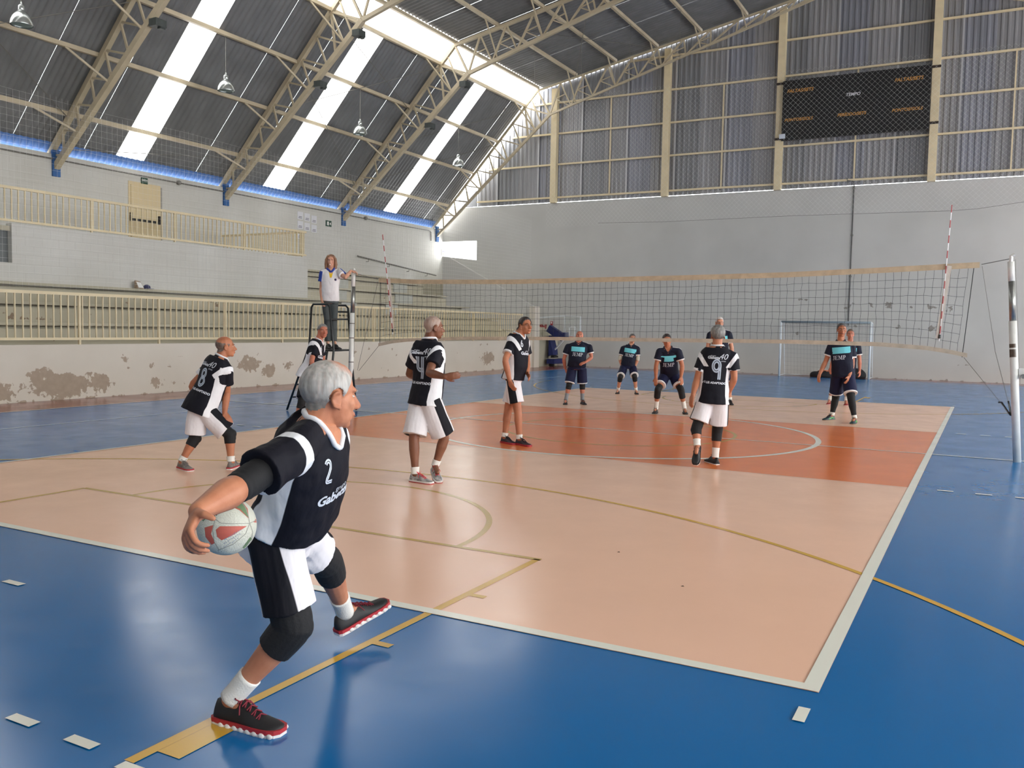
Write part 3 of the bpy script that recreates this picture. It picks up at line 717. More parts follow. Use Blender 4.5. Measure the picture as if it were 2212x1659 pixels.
MB().tube([(gx0, GY + .95, .03), (gx1, GY + .95, .03)], .02, 6).build('ground_bar', M_GOAL, goal)
mb = MB()
for k in range(27):
    x = gx0 + (gx1 - gx0) * k / 26; mb.tube([(x, GY, GZ), (x, GY + .5, GZ - .12), (x, GY + .75, 1.0), (x, GY + .93, .05)], .0035, 3, cap=False)
for k in range(17):
    t = k / 16
    if t < .25: y, z = GY + .5 * t / .25, GZ - .12 * t / .25
    else: y, z = GY + .5 + .43 * (t - .25) / .75, (GZ - .12) * (1 - (t - .25) / .75) + .05
    mb.tube([(gx0, y, z), ((gx0 + gx1) / 2, y + .05, z - .04), (gx1, y, z)], .0035, 3, cap=False)
o = mb.build('goal_net', mat('goal_net_grey', (128, 130, 128), .9), goal); tag(o, kind='stuff')

# ---- bags on the floor by the goal
def blob_bag(name, label, c, dims, m, top=None):
    e = empty(name, (c[0], c[1], 0)); tag(e, label, 'bag', None)
    bm = bmesh.new(); bmesh.ops.create_icosphere(bm, subdivisions=3, radius=1)
    for v in bm.verts:
        x, y, z = v.co; k = 1 + .08 * math.sin(5 * x + 3 * y)
        v.co = (x * dims[0] * k, y * dims[1], max(-.35, z * abs(z) ** -.3 if abs(z) > .01 else z) * dims[2] * k)
    zmin = min(v.co.z for v in bm.verts)
    for v in bm.verts: v.co.z -= zmin
    me = bpy.data.meshes.new('bag_body'); bm.to_mesh(me); bm.free(); me.materials.append(m); me.shade_smooth(); obj('bag_body', me, e)
    MB().tube([(c[0] - dims[0]*.5, c[1] - dims[1]*.4, dims[2] * .9), (c[0] - dims[0]*.3, c[1] - dims[1]*.6, dims[2]*1.35), (c[0] + dims[0]*.3, c[1] - dims[1]*.6, dims[2]*1.35), (c[0] + dims[0]*.5, c[1] - dims[1]*.4, dims[2]*.9)], .015, 6).build('strap', M_BLACK, e)
    if top:
        bm = bmesh.new(); bmesh.ops.create_icosphere(bm, subdivisions=2, radius=1)
        for v in bm.verts: v.co = (v.co.x * dims[0]*.55 + .03, v.co.y * dims[1]*.5, v.co.z * .06 + dims[2] * 1.22)
        me = bpy.data.meshes.new('bundle'); bm.to_mesh(me); bm.free(); me.materials.append(top); me.shade_smooth(); obj('bundle', me, e)
M_BAG = mat('bag_black', (22, 22, 26), .8, var=.2, vscale=9)
c1 = on(1788, 812, 2, 0); c2 = on(1858, 813, 2, 0)
blob_bag('duffel_bag', 'black duffel bag with orange cloth on top, lying behind the goal line', (c1[0], 20.55), (.42, .25, .17), M_BAG, mat('orange_cloth', (214, 120, 78), .8))
blob_bag('duffel_bag', 'larger black duffel bag with a navy top, by the right goal post', (c2[0], 20.6), (.45, .28, .26), M_BAG, mat('navy_cloth', (36, 36, 84), .8))

# ---- scoreboard
sb = empty('scoreboard', (.38, 21.2, 8.75)); tag(sb, 'wide black scoreboard with orange lettering on the gable wall', 'scoreboard')
M_SB = mat('scoreboard_black', (12, 12, 13), .5)
MB().box((-2.07, 21.14, 8.76), (2.93, 21.24, 10.95)).build('panel', M_SB, sb)
M_SO = mat('lettering_orange', (196, 140, 66), .6); M_SW = mat('lettering_white', (210, 212, 216), .6)
def sb_text(t, u0, v0, u1, m):
    a_, c_ = on(u0, v0, 1, 21.13), on(u1, v0, 1, 21.13); V, F = text_mesh(t, 1.0, .25, .012); wdt = V[:, 0].max() - V[:, 0].min()
    text_obj('lettering', t, (a_[0], 21.13, a_[2]), (1, 0, 0), (0, 0, 1), (c_[0] - a_[0]) / wdt, m, sb, shear=.25, bold=.004, off=.002)
sb_text('FALTAS/SETS', 1700, 201, 1757, M_SO); sb_text('TEMPO', 1826.5, 208, 1857, M_SW); sb_text('FALTAS/SETS', 1932, 177, 1994.5, M_SO)
sb_text('PONTOS/GOLS', 1694.5, 263, 1755.5, M_SO); sb_text('PERÍODO/SETS', 1808.5, 252, 1870.5, M_SO); sb_text('PONTOS/GOLS', 1926, 242, 1993, M_SO)
a_ = on(1683, 293, 1, 21.13); MB().box((a_[0], 21.13, a_[2] - .12), (a_[0] + .22, 21.14, a_[2] + .05)).build('sticker', mat('sticker_white', (200, 208, 220), .6), sb)
for px in (-2.2, 3.08):
    for z in (8.98 if px > 0 else 8.86, 10.9): MB().box((px - .15, 21.25, z - .04), (px + .15, 21.29, z + .04)).build('clamp', mat('clamp_brown', (48, 36, 28), .6), sb)
M_RED2 = mat('sign_red', (150, 36, 40), .6); M_WHT = mat('sign_white', (222, 222, 218), .6); M_GRN = mat('sign_green', (28, 66, 48), .6)

# ---- high-bay lamps
M_ALU = mat('lamp_aluminium', (190, 196, 194), .25, metal=.9); M_LGL = mat('lamp_glass', (120, 140, 136), .15)
for y, lab in ((-.61, 'bell-shaped aluminium hanging lamp in the top left corner'), (5.38, 'bell-shaped aluminium hanging lamp between the first and second trusses'), (11.43, 'bell-shaped aluminium hanging lamp between the second and third trusses'), (17.8, 'farthest bell-shaped aluminium hanging lamp, next to the gable')):
    l = empty('high_bay_lamp', (-14.2, y, 8.13)); tag(l, lab, 'lamp', 'high bay lamps')
    MB().lathe([(.235, 0), (.238, .02), (.225, .10), (.19, .19), (.13, .27), (.075, .31), (.07, .33), (.0, .33)], (-14.2, y, 8.13), 24).build('reflector', M_ALU, l, True)
    MB().lathe([(.0, .02), (.22, .02), (.225, .03)], (-14.2, y, 8.13), 24).build('glass', M_LGL, l)
    MB().lathe([(.06, .33), (.065, .34), (.065, .42), (.045, .46), (.0, .46)], (-14.2, y, 8.13), 14).build('ballast', M_ALU, l, True)
    MB().tube([(-14.2, y, 8.58), (-14.2, y, 9.66)], .008, 5).build('cable', M_WIRE, l)
    MB().tube([(-14.23, y, 8.58), (-14.2, y, 8.66), (-14.17, y, 8.58)], .008, 5).build('hook', M_ALU, l)

# ---- door, signs, conduits, notices on the left wall
dr = empty('door_1', (XW, 5.12, 3.6)); tag(dr, kind='structure')
MB().box((XW - .02, 4.55, 3.6), (XW + .02, 5.69, 5.70)).build('door_frame', M_DOOR, dr)
MB().box((XW + .02, 4.62, 3.6), (XW + .045, 5.55, 5.6)).build('door_leaf', M_DOOR, dr)
MB().box((XW + .05, 4.62, 4.55), (XW + .13, 5.58, 4.61)).build('panic_bar', M_BLACK, dr)
for y in (4.6, 5.6): MB().box((XW + .03, y - .02, 4.53), (XW + .1, y + .02, 4.78)).build('bar_end', M_BLACK, dr)
MB().box((XW - .01, 5.69, 3.6), (XW + .012, 5.76, 5.66)).build('reveal', mat('reveal_grey', (150, 146, 138), .8), dr)
sg = empty('exit_sign', (XW + .02, 5.1, 5.68)); tag(sg, 'small dark green exit sign above the balcony door', 'sign')
MB().box((XW + .02, 4.99, 5.68), (XW + .04, 5.22, 5.86)).build('plate', M_GRN, sg)
text_obj('lettering', 'SAÍDA', (XW + .042, 5.0, 5.76), (0, 1, 0), (0, 0, 1), .075, M_WHT, sg, bold=.002, off=.002)
sg = empty('arrow_sign', (XW + .02, 13.35, 5.35)); tag(sg, 'small dark exit arrow sign on the wall left of the third truss foot', 'sign')
MB().box((XW + .01, 13.3, 5.33), (XW + .03, 13.62, 5.55)).build('plate', M_GRN, sg); MB().quad((XW + .032, 13.36, 5.37), (XW + .032, 13.46, 5.37), (XW + .032, 13.46, 5.51), (XW + .032, 13.36, 5.51)).build('pictogram', M_WHT, sg)
MB().quad((XW + .032, 13.5, 5.44), (XW + .032, 13.58, 5.38), (XW + .032, 13.58, 5.5)).build('arrow', M_WHT, sg)
M_PAPER = mat('paper_white', (214, 214, 218), .7); M_INK = mat('print_grey', (90, 90, 100), .7)
nb_ = ['top left', 'top middle', 'top right', 'middle left', 'middle centre', 'middle right', 'bottom left']
for k, (yy, zz) in enumerate([(11.75, 5.42), (12.12, 5.40), (12.5, 5.36), (11.75, 5.08), (12.12, 5.05), (12.5, 5.02), (11.75, 4.72)]):
    e = empty('paper_notice', (XW + .01, yy, zz)); tag(e, 'white paper notice on the wall past the balcony end, %s of its group' % nb_[k], 'notice', 'paper notices')
    MB().box((XW + .005, yy, zz), (XW + .01, yy + .3, zz + .28)).build('sheet', M_PAPER, e)
    for q in range(2): MB().box((XW + .011, yy + .05 + .02*q, zz + .04 + .05*q), (XW + .013, yy + .24, zz + .06 + .05*q)).build('print', M_INK, e)
cd = empty('conduit', (XW + .05, 8, 5.9)); tag(cd, 'thin grey conduit along the top of the left wall', 'conduit')
MB().tube([(XW + .04, -5, 5.92), (XW + .04, 20.35, 5.88), (XW + .04, 20.45, 5.84), (XW + .04, 20.47, 5.45)], .022, 6).build('pipe', M_PIPE, cd)
for y in (6.35, 15.7): MB().tube([(XW + .02, y, 5.9), (XW + .1, y, 5.9)], .07, 10).build('junction_box', M_PIPE, cd)
cd = empty('conduit', (.53, YB - .03, 2)); tag(cd, 'thin grey conduit running down the back wall behind the goal', 'conduit')
MB().tube([(.28, YB - .12, 7.28), (.3, YB - .12, 7.18), (.5, YB - .1, 7.15), (.53, YB - .03, 7.05), (.53, YB - .03, 1.9)], .02, 6).build('pipe', mat('conduit_dark', (84, 84, 82), .6), cd)
for z in (6.9, 3.7, 5.2): MB().box((.49, YB - .06, z - .03), (.57, YB - .005, z + .03)).build('pipe_clip', M_PIPE, cd)
gr = empty('floor_grille', (XW + .06, 6.3, 3.62)); tag(gr, 'small black grille at the foot of the wall right of the exit door', 'grille')
for k in range(4): MB().box((XW + .02, 6.0 + .2 * k, 3.62), (XW + .06, 6.17 + .2 * k, 3.86)).build('grille_panel', M_BLACK, gr)
sn = empty('sponsor_sign', (-10.6, YB - .03, 1.7)); tag(sn, 'white sponsor sign with dark red letters on the back wall by the hoop', 'sign')
a_, c_ = on(1146, 713, 1, YB - .02), on(1183, 698, 1, YB - .02)
MB().box((a_[0], YB - .03, a_[2]), (c_[0], YB - .01, c_[2])).build('plate', mat('sign_grey_white', (190, 188, 178), .7), sn)
V, F = text_mesh('OPINI', 1.0, .2, .02); w0 = V[:, 0].max() - V[:, 0].min(); t0, t1 = on(1152.5, 709, 1, YB - .03), on(1180, 709, 1, YB - .03)
text_obj('lettering', 'OPINI', (t0[0], YB - .031, t0[2]), (1, 0, 0), (0, 0, 1), (t1[0] - t0[0]) / w0, M_RED2, sn, shear=.2, bold=.012, off=.002)
sn = empty('fire_point_sign', (-9.9, YB - .03, 1.9)); tag(sn, 'small upright red fire sign with white mark above the navy hoop arm', 'sign')
a_, c_ = on(1189, 703, 1, YB - .02), on(1194, 694, 1, YB - .02)
MB().box((a_[0], YB - .03, a_[2]), (c_[0], YB - .01, c_[2])).build('plate', M_RED2, sn)
MB().box((a_[0] + .03, YB - .035, a_[2] + .08), (c_[0] - .03, YB - .031, c_[2] - .02)).build('mark', M_WHT, sn)
sn = empty('wall_notice', (XW + .02, 21, 5)); tag(sn, 'small notice with orange print by the bright stair opening', 'notice')
a_ = on(954, 552, 0, XW + .02)
MB().box((XW + .01, a_[1], a_[2]), (XW + .02, a_[1] + .5, a_[2] + .3)).build('plate', mat('notice_pale', (216, 210, 200), .7), sn)
for q in range(2): MB().box((XW + .02, a_[1] + .06, a_[2] + .05 + .11*q), (XW + .024, a_[1] + .42, a_[2] + .12 + .11*q)).build('print', mat('print_orange', (214, 130, 100), .7) if q == 0 else M_INK, sn)
# litter on the ledge below the balcony
e = empty('crushed_carton', (-13.55, 4.0, 2.4)); a_ = on(290, 622, 0, -13.5); e.location = (-13.5, a_[1], 2.40); tag(e, 'crumpled brown and white carton on the ledge below the balcony', 'carton')
mb = MB(); mb.add([(0, 0, 0), (.1, .03, 0), (.09, .22, 0), (0, .2, 0), (-.02, .02, .16), (.07, -.04, .2), (.08, .12, .17), (.0, .14, .12)], [(0,3,2,1), (4,5,6,7), (0,1,5,4), (1,2,6,5), (2,3,7,6), (3,0,4,7)])
me = mesh_data('carton_body', mb.v, mb.f, mat('carton', (150, 132, 112), .8, var=.4, vscale=16)); obj('carton_body', me, e)
mb = MB().add([(.101, .05, .02), (.1, .2, .02), (.085, .12, .15), (.08, .0, .16)], [(0, 1, 2, 3)]); obj('torn_flap', mesh_data('torn_flap', mb.v, mb.f, M_WHT), e)
e = empty('blue_cap', (0, 0, 0)); a_ = on(310, 621, 0, -13.5); e.location = (-13.5, a_[1], 2.40); tag(e, 'small dark blue cap lying on the ledge beside the carton', 'cap')
obj('crown', (lambda q: mesh_data('crown', q.v, q.f, mat('cap_navy', (50, 54, 88), .7), True))(MB().lathe([(.085, 0), (.09, .03), (.075, .08), (.03, .11), (0, .112)], (0, .1, 0), 16)), e)
obj('brim', (lambda q: mesh_data('brim', q.v, q.f, mat('cap_brim', (150, 150, 160), .7)))(MB().box((.05, .02, .0), (.17, .18, .015))), e)

# ---- protective netting
def cord_net(name, label, segs, r, m):
    mb = MB()
    for p, q in segs: mb.tube([p, q], r, 3, cap=False)
    o = mb.build(name, m, origin=(float(np.mean([s[0][0] for s in segs])), float(np.mean([s[0][1] for s in segs])), float(min(min(s[0][2], s[1][2]) for s in segs)))); tag(o, label, 'netting'); return o
segs = []; x0, x1, z0, z1 = -11.6, 9.5, 7.4, 10.9; P = .185; YN = 20.7
zb3, zt3 = 5.85, 11.2
k = x0 - (zt3 - zb3)
while k < x1:
    xa, xb = max(k, x0), min(k + (zt3 - zb3), x1)
    if xb > xa:
        segs.append(((xa, YN, zb3 + xa - k), (xb, YN, zb3 + xb - k))); segs.append(((xa, YN, zt3 - (xa - k)), (xb, YN, zt3 - (xb - k))))
    k += P
cord_net('protective_netting', 'pale diamond-mesh protective netting in front of the metal gable wall', segs, .0017, M_ROPE2)
segs = []
y0, y1 = -4.5, 18.6
yy = y0
def ztop(y): return 5.86 + .05 * math.sin(y * 2.1) + (.06 if int(y / 1.2) % 2 else 0)
while yy < y1: segs.append(((XL - .03, yy, 2.2), (XL - .03, yy, ztop(yy)))); yy += .125
z = 2.25
while z < 5.9:
    for k in range(20):
        ya, yb = y0 + (y1 - y0) * k / 20, y0 + (y1 - y0) * (k + 1) / 20
        segs.append(((XL - .03, ya, z + .02 * math.sin(ya * 1.3 + z)), (XL - .03, yb, z + .02 * math.sin(yb * 1.3 + z))))
    z += .125
cord_net('protective_netting', 'pale square-mesh protective netting hanging above the lower railing', segs, .0013, M_ROPE)
cb = MB().tube([(-9.2, 20.68, 5.95), (-6.5, 20.68, 5.88), (-1.5, 20.68, 5.9), (3.8, 20.68, 5.84), (4.6, 20.68, 5.87), (6.5, 20.68, 6.1), (9.5, 20.68, 6.3)], .007, 5).build('net_cable', M_WIRE); tag(cb, 'thin sagging cable along the foot of the gable netting', 'cable')
for k in range(4):
    x = -10.4 + 1.75 * (k % 4); e = MB().tube([(x, 17.0 + .4 * k, 12.0 + .2 * (x + 10.47)), (x + .03, 17.0 + .4 * k, 10.9 - .2*k)], .006, 5).build('hanging_wire', M_WIRE); tag(e, 'thin wire hanging from the shallow roof, %s of four' % ['first from the left', 'second from the left', 'third from the left', 'rightmost'][k], 'wire', 'hanging wires')

# ---- two dry scraps on the court
for u_, v_, lb in ((1336, 1193, 'tiny dark leaf scrap on the salmon court, the farther of two'), (1474, 1267, 'tiny dark leaf scrap on the salmon court, the nearer of two')):
    c = on(u_, v_, 2, .0031); e = MB(); e.add([c + (-.012, 0, .001), c + (0, -.006, .004), c + (.013, .001, .001), c + (.002, .008, .006), c + (0, 0, .0)], [(0, 1, 3), (1, 2, 3), (0, 4, 1), (1, 4, 2), (2, 4, 3), (3, 4, 0)])
    o = e.build('leaf_scrap', mat('leaf_brown', (90, 64, 48), .8)); tag(o, lb, 'leaf', 'leaf scraps on the court')
ONLY = None
# ================================================================== people: shape library
from mathutils import noise as mnoise
def nz(v): v = np.array(v, float); return v / (np.linalg.norm(v) + 1e-12)
def uvsphere(n=14, m=9):
    V = [(0, 0, 1)]
    for i in range(1, m):
        a = math.pi * i / m
        for j in range(n): b = 2*math.pi*j/n; V.append((math.sin(a)*math.cos(b), math.sin(a)*math.sin(b), math.cos(a)))
    V.append((0, 0, -1)); F = []
    for j in range(n): F.append((0, 1 + j, 1 + (j+1) % n))
    for i in range(m - 2):
        for j in range(n): a = 1 + i*n; F.append((a+j, a+n+j, a+n+(j+1) % n, a+(j+1) % n))
    a = 1 + (m-2)*n; L = len(V) - 1
    for j in range(n): F.append((a+j, L, a+(j+1) % n))
    return np.array(V, float), F
SPH = uvsphere()
def ell(c, r, A=None):
    """ellipsoid; A rows = local axes"""
    r = np.array(r if hasattr(r, '__len__') else (r, r, r), float); V = SPH[0] * r
    if A is not None: V = V @ np.array(A)
    return (V + np.array(c), SPH[1])
def loft(rings, n=24, power=2.0):
    """rings: (center, axis_x, axis_y, rx, ry); capped"""
    V = []; F = []
    for c, ax, ay, rx, ry in rings:
        for j in range(n):
            t = 2*math.pi*j/n; ct, st = math.cos(t), math.sin(t); k = 2.0/power
            V.append(np.array(c) + np.array(ax)*rx*math.copysign(abs(ct)**k, ct) + np.array(ay)*ry*math.copysign(abs(st)**k, st))
    m = len(rings)
    for i in range(m-1):
        for j in range(n): F.append((i*n+j, i*n+(j+1) % n, (i+1)*n+(j+1) % n, (i+1)*n+j))
    V.append(np.array(rings[0][0])); V.append(np.array(rings[-1][0])); a, b = len(V)-2, len(V)-1
    for j in range(n): F.append((a, (j+1) % n, j)); F.append((b, (m-1)*n+j, (m-1)*n+(j+1) % n))
    return (np.array(V), F)
def limb(pts, rad, n=14, round_=True, squash=1.0, side=None):
    """tapered limb along a polyline with radii"""
    P = [np.array(p, float) for p in pts]; rings = []; prev = None
    for i, p in enumerate(P):
        d = nz(P[min(i+1, len(P)-1)] - P[max(i-1, 0)])
        if prev is None: a = np.cross(d, side if side is not None else ((0, 0, 1) if abs(d[2]) < .9 else (0, 1, 0)))
        else: a = prev - d*(prev @ d)
        a = nz(a); prev = a; rings.append((p, a, np.cross(d, a), rad[i], rad[i]*squash))
    out = [loft(rings, n)]
    if round_: out += [ell(P[0], rad[0]), ell(P[-1], rad[-1])]
    return out
def along(pts, rad, k):
    """resample polyline+radii smoothly"""
    pts = np.array(pts, float); rad = np.array(rad, float); s = np.r_[0, np.cumsum(np.linalg.norm(np.diff(pts, axis=0), axis=1))]
    t = np.linspace(0, s[-1], k); return np.stack([np.interp(t, s, pts[:, i]) for i in range(3)], 1), np.interp(t, s, rad)
def cat_parts(parts):
    V = []; F = []; n = 0
    for v, f in parts:
        V.append(v); F += [[i + n for i in q] for q in f]; n += len(v)
    return np.concatenate(V), F
def remesh(parts, voxel, smooth=4, factor=.5):
    V, F = cat_parts(parts); me = bpy.data.meshes.new('tmp'); me.from_pydata(V.tolist(), [], F)
    o = bpy.data.objects.new('tmp', me); COL.objects.link(o)
    m = o.modifiers.new('r', 'REMESH'); m.mode = 'VOXEL'; m.voxel_size = voxel
    if smooth: s = o.modifiers.new('s', 'SMOOTH'); s.iterations = smooth; s.factor = factor
    dg = bpy.context.evaluated_depsgraph_get(); dg.update()
    r = bpy.data.meshes.new_from_object(o.evaluated_get(dg))
    bpy.data.objects.remove(o); bpy.data.meshes.remove(me)
    return r
def verts_of(me):
    a = np.empty(len(me.vertices)*3, np.float32); me.vertices.foreach_get('co', a); return a.reshape(-1, 3).astype(float)
def set_verts(me, V): me.vertices.foreach_set('co', V.astype(np.float32).ravel()); me.update()
def set_attr(me, name, val):
    at = me.attributes.new(name, 'FLOAT', 'POINT'); at.data.foreach_set('value', np.asarray(val, np.float32))
def normals_of(me):
    a = np.empty(len(me.vertices)*3, np.float32); me.vertex_normals.foreach_get('vector', a); return a.reshape(-1, 3).astype(float)

def garment_mat(name, base, c_w, c_c=None, c_k=None, rough=.75, fold=.5, sheen=True):
    """cloth: base colour, 'w' regions, 'c' regions and 'k' regions come from float attributes (metres inside the panel edge)"""
    m, nt, b = node_mat(name); b.inputs['Roughness'].default_value = rough; b.inputs['Specular IOR Level'].default_value = .25
    prev = None
    rgb = nt.nodes.new('ShaderNodeRGB'); rgb.outputs[0].default_value = (*lin(base), 1); prev = rgb.outputs[0]
    for key, col in (('w', c_w), ('c', c_c), ('k', c_k)):
        if col is None: continue
        at = nt.nodes.new('ShaderNodeAttribute'); at.attribute_name = key
        mr = nt.nodes.new('ShaderNodeMapRange'); mr.inputs[1].default_value = -.0015; mr.inputs[2].default_value = .0015
        nt.links.new(at.outputs['Fac'], mr.inputs[0])
        mx = nt.nodes.new('ShaderNodeMix'); mx.data_type = 'RGBA'; mx.inputs[7].default_value = (*lin(col), 1)
        nt.links.new(mr.outputs[0], mx.inputs[0]); nt.links.new(prev, mx.inputs[6]); prev = mx.outputs[2]
    nt.links.new(prev, b.inputs['Base Color'])
    tc = nt.nodes.new('ShaderNodeTexCoord')
    n = nt.nodes.new('ShaderNodeTexNoise'); n.inputs['Scale'].default_value = 14; n.inputs['Detail'].default_value = 3
    mp = nt.nodes.new('ShaderNodeMapping'); mp.inputs['Scale'].default_value = (1, 1, .45); mp.inputs['Rotation'].default_value = (.5, .3, .2)
    nt.links.new(tc.outputs['Object'], mp.inputs[0]); nt.links.new(mp.outputs[0], n.inputs['Vector'])
    bp = nt.nodes.new('ShaderNodeBump'); bp.inputs['Strength'].default_value = fold; bp.inputs['Distance'].default_value = .02
    nt.links.new(n.outputs[0], bp.inputs['Height']); nt.links.new(bp.outputs[0], b.inputs['Normal'])
    return m
def skin_mat(name, rgb, rgb2=None):
    m, nt, b = node_mat(name); c = lin(rgb); d = lin(rgb2) if rgb2 else (c[0]*.82, c[1]*.72, c[2]*.68)
    b.inputs['Roughness'].default_value = .5; b.inputs['Specular IOR Level'].default_value = .35
    b.inputs['Subsurface Weight'].default_value = .0
    tc = nt.nodes.new('ShaderNodeTexCoord'); n = nt.nodes.new('ShaderNodeTexNoise'); n.inputs['Scale'].default_value = 11; n.inputs['Detail'].default_value = 6
    nt.links.new(tc.outputs['Object'], n.inputs['Vector'])
    mr = nt.nodes.new('ShaderNodeMapRange'); mr.inputs[1].default_value = .35; mr.inputs[2].default_value = .7; nt.links.new(n.outputs[0], mr.inputs[0])
    mx = nt.nodes.new('ShaderNodeMix'); mx.data_type = 'RGBA'; mx.inputs[6].default_value = (*c, 1); mx.inputs[7].default_value = (*d, 1)
    nt.links.new(mr.outputs[0], mx.inputs[0]); nt.links.new(mx.outputs[2], b.inputs['Base Color'])
    n2 = nt.nodes.new('ShaderNodeTexNoise'); n2.inputs['Scale'].default_value = 220; nt.links.new(tc.outputs['Object'], n2.inputs['Vector'])
    bp = nt.nodes.new('ShaderNodeBump'); bp.inputs['Strength'].default_value = .12; bp.inputs['Distance'].default_value = .003
    nt.links.new(n2.outputs[0], bp.inputs['Height']); nt.links.new(bp.outputs[0], b.inputs['Normal'])
    return m
def hair_mat(name, rgb, rgb2):
    m, nt, b = node_mat(name); b.inputs['Roughness'].default_value = .55
    tc = nt.nodes.new('ShaderNodeTexCoord'); mp = nt.nodes.new('ShaderNodeMapping'); mp.inputs['Scale'].default_value = (1, 1, .16); mp.inputs['Rotation'].default_value = (.5, .3, 0)
    nt.links.new(tc.outputs['Object'], mp.inputs[0])
    n = nt.nodes.new('ShaderNodeTexNoise'); n.inputs['Scale'].default_value = 60; n.inputs['Detail'].default_value = 5; nt.links.new(mp.outputs[0], n.inputs['Vector'])
    mr = nt.nodes.new('ShaderNodeMapRange'); mr.inputs[1].default_value = .32; mr.inputs[2].default_value = .68; nt.links.new(n.outputs[0], mr.inputs[0])
    mx = nt.nodes.new('ShaderNodeMix'); mx.data_type = 'RGBA'; mx.inputs[6].default_value = (*lin(rgb), 1); mx.inputs[7].default_value = (*lin(rgb2), 1)
    nt.links.new(mr.outputs[0], mx.inputs[0])
    dk = nt.nodes.new('ShaderNodeAttribute'); dk.attribute_name = 'dark'; md = nt.nodes.new('ShaderNodeMix'); md.data_type = 'RGBA'; md.inputs[7].default_value = (*[x*.42 for x in lin(rgb)], 1)
    nt.links.new(dk.outputs['Fac'], md.inputs[0]); nt.links.new(mx.outputs[2], md.inputs[6]); mx = md
    at = nt.nodes.new('ShaderNodeAttribute'); at.attribute_name = 'bare'
    n3 = nt.nodes.new('ShaderNodeTexNoise'); n3.inputs['Scale'].default_value = 90; n3.inputs['Detail'].default_value = 3; nt.links.new(mp.outputs[0], n3.inputs['Vector'])
    ad = nt.nodes.new('ShaderNodeMath'); ad.operation = 'MULTIPLY_ADD'; ad.inputs[1].default_value = .7; nt.links.new(n3.outputs[0], ad.inputs[0]); 
    sb_ = nt.nodes.new('ShaderNodeMath'); sb_.operation = 'SUBTRACT'; sb_.inputs[1].default_value = .35; nt.links.new(at.outputs['Fac'], sb_.inputs[0]); nt.links.new(sb_.outputs[0], ad.inputs[2])
    cl = nt.nodes.new('ShaderNodeClamp'); nt.links.new(ad.outputs[0], cl.inputs[0])
    mx2 = nt.nodes.new('ShaderNodeMix'); mx2.data_type = 'RGBA'; mx2.inputs[7].default_value = (*lin((196, 134, 106)), 1)
    nt.links.new(cl.outputs[0], mx2.inputs[0]); nt.links.new(mx.outputs[2], mx2.inputs[6]); nt.links.new(mx2.outputs[2], b.inputs['Base Color'])
    bp = nt.nodes.new('ShaderNodeBump'); bp.inputs['Strength'].default_value = .35; bp.inputs['Distance'].default_value = .004
    nt.links.new(n.outputs[0], bp.inputs['Height']); nt.links.new(bp.outputs[0], b.inputs['Normal'])
    return m

# ------------------------------------------------------------------ posing from image positions with real bone lengths
def solve(parent, uv, L, sign):
    """point on the view ray at distance L from parent; sign -1 = nearer the camera, +1 = farther, 0 = same depth"""
    r = nz(ray(*uv)); w_ = CAM_LOC - parent; b = r @ w_; c = w_ @ w_ - L*L; disc = b*b - c
    if disc <= 0 or sign == 0:
        t = -b
        return CAM_LOC + r*t
    return CAM_LOC + r*(-b + sign*math.sqrt(disc))
CR, CU, CT = CM[:, 0], CM[:, 1], CM[:, 2]        # camera right, up, towards the camera
def vdir(r, u, t): return nz(CR*r + CU*u + CT*t)

def hand(w_, d, n, S, side, curl=.35, spread=.18, thumb=.6):
    """wrist, finger direction, palm normal (palm faces n); side +1 = thumb towards cross(d, n)"""
    d = nz(d); n = nz(np.array(n) - d*(np.array(n) @ d)); x = np.cross(d, n)*side; parts = []
    k = S
    w_ = np.array(w_)
    parts.append(loft([(w_ - d*.01*k, x, n, .026*k, .020*k), (w_ + d*.03*k, x, n, .036*k, .017*k), (w_ + d*.07*k, x, n, .042*k, .015*k), (w_ + d*.09*k, x, n, .040*k, .012*k)], 14))
    for i, (off, L, r) in enumerate(((.030, .072, .0090), (.010, .082, .0095), (-.011, .076, .0090), (-.030, .060, .0080))):
        p = w_ + d*.086*k + x*off*k; dd = nz(d + x*off*spread*12*.1); pts = [p - d*.02*k, p]; a = curl
        for j, f in enumerate((.45, .32, .23)):
            a0 = a*(j + .6); dr = nz(dd*math.cos(a0) + n*math.sin(a0)); pts.append(pts[-1] + dr*L*f*k)
        parts += limb(pts, [r*k*1.05, r*k*1.05, r*k, r*.92*k, r*.8*k], 10)
    p = w_ + d*.025*k + x*.030*k; t1 = nz(d*.75 + x*thumb + n*.3); t2 = nz(d*.95 + x*thumb*.3 + n*.35)
    parts += limb([w_ + d*.01*k + x*.012*k, p, p + t1*.038*k, p + t1*.038*k + t2*.03*k], [.014*k, .014*k, .0115*k, .009*k], 10)
    return parts
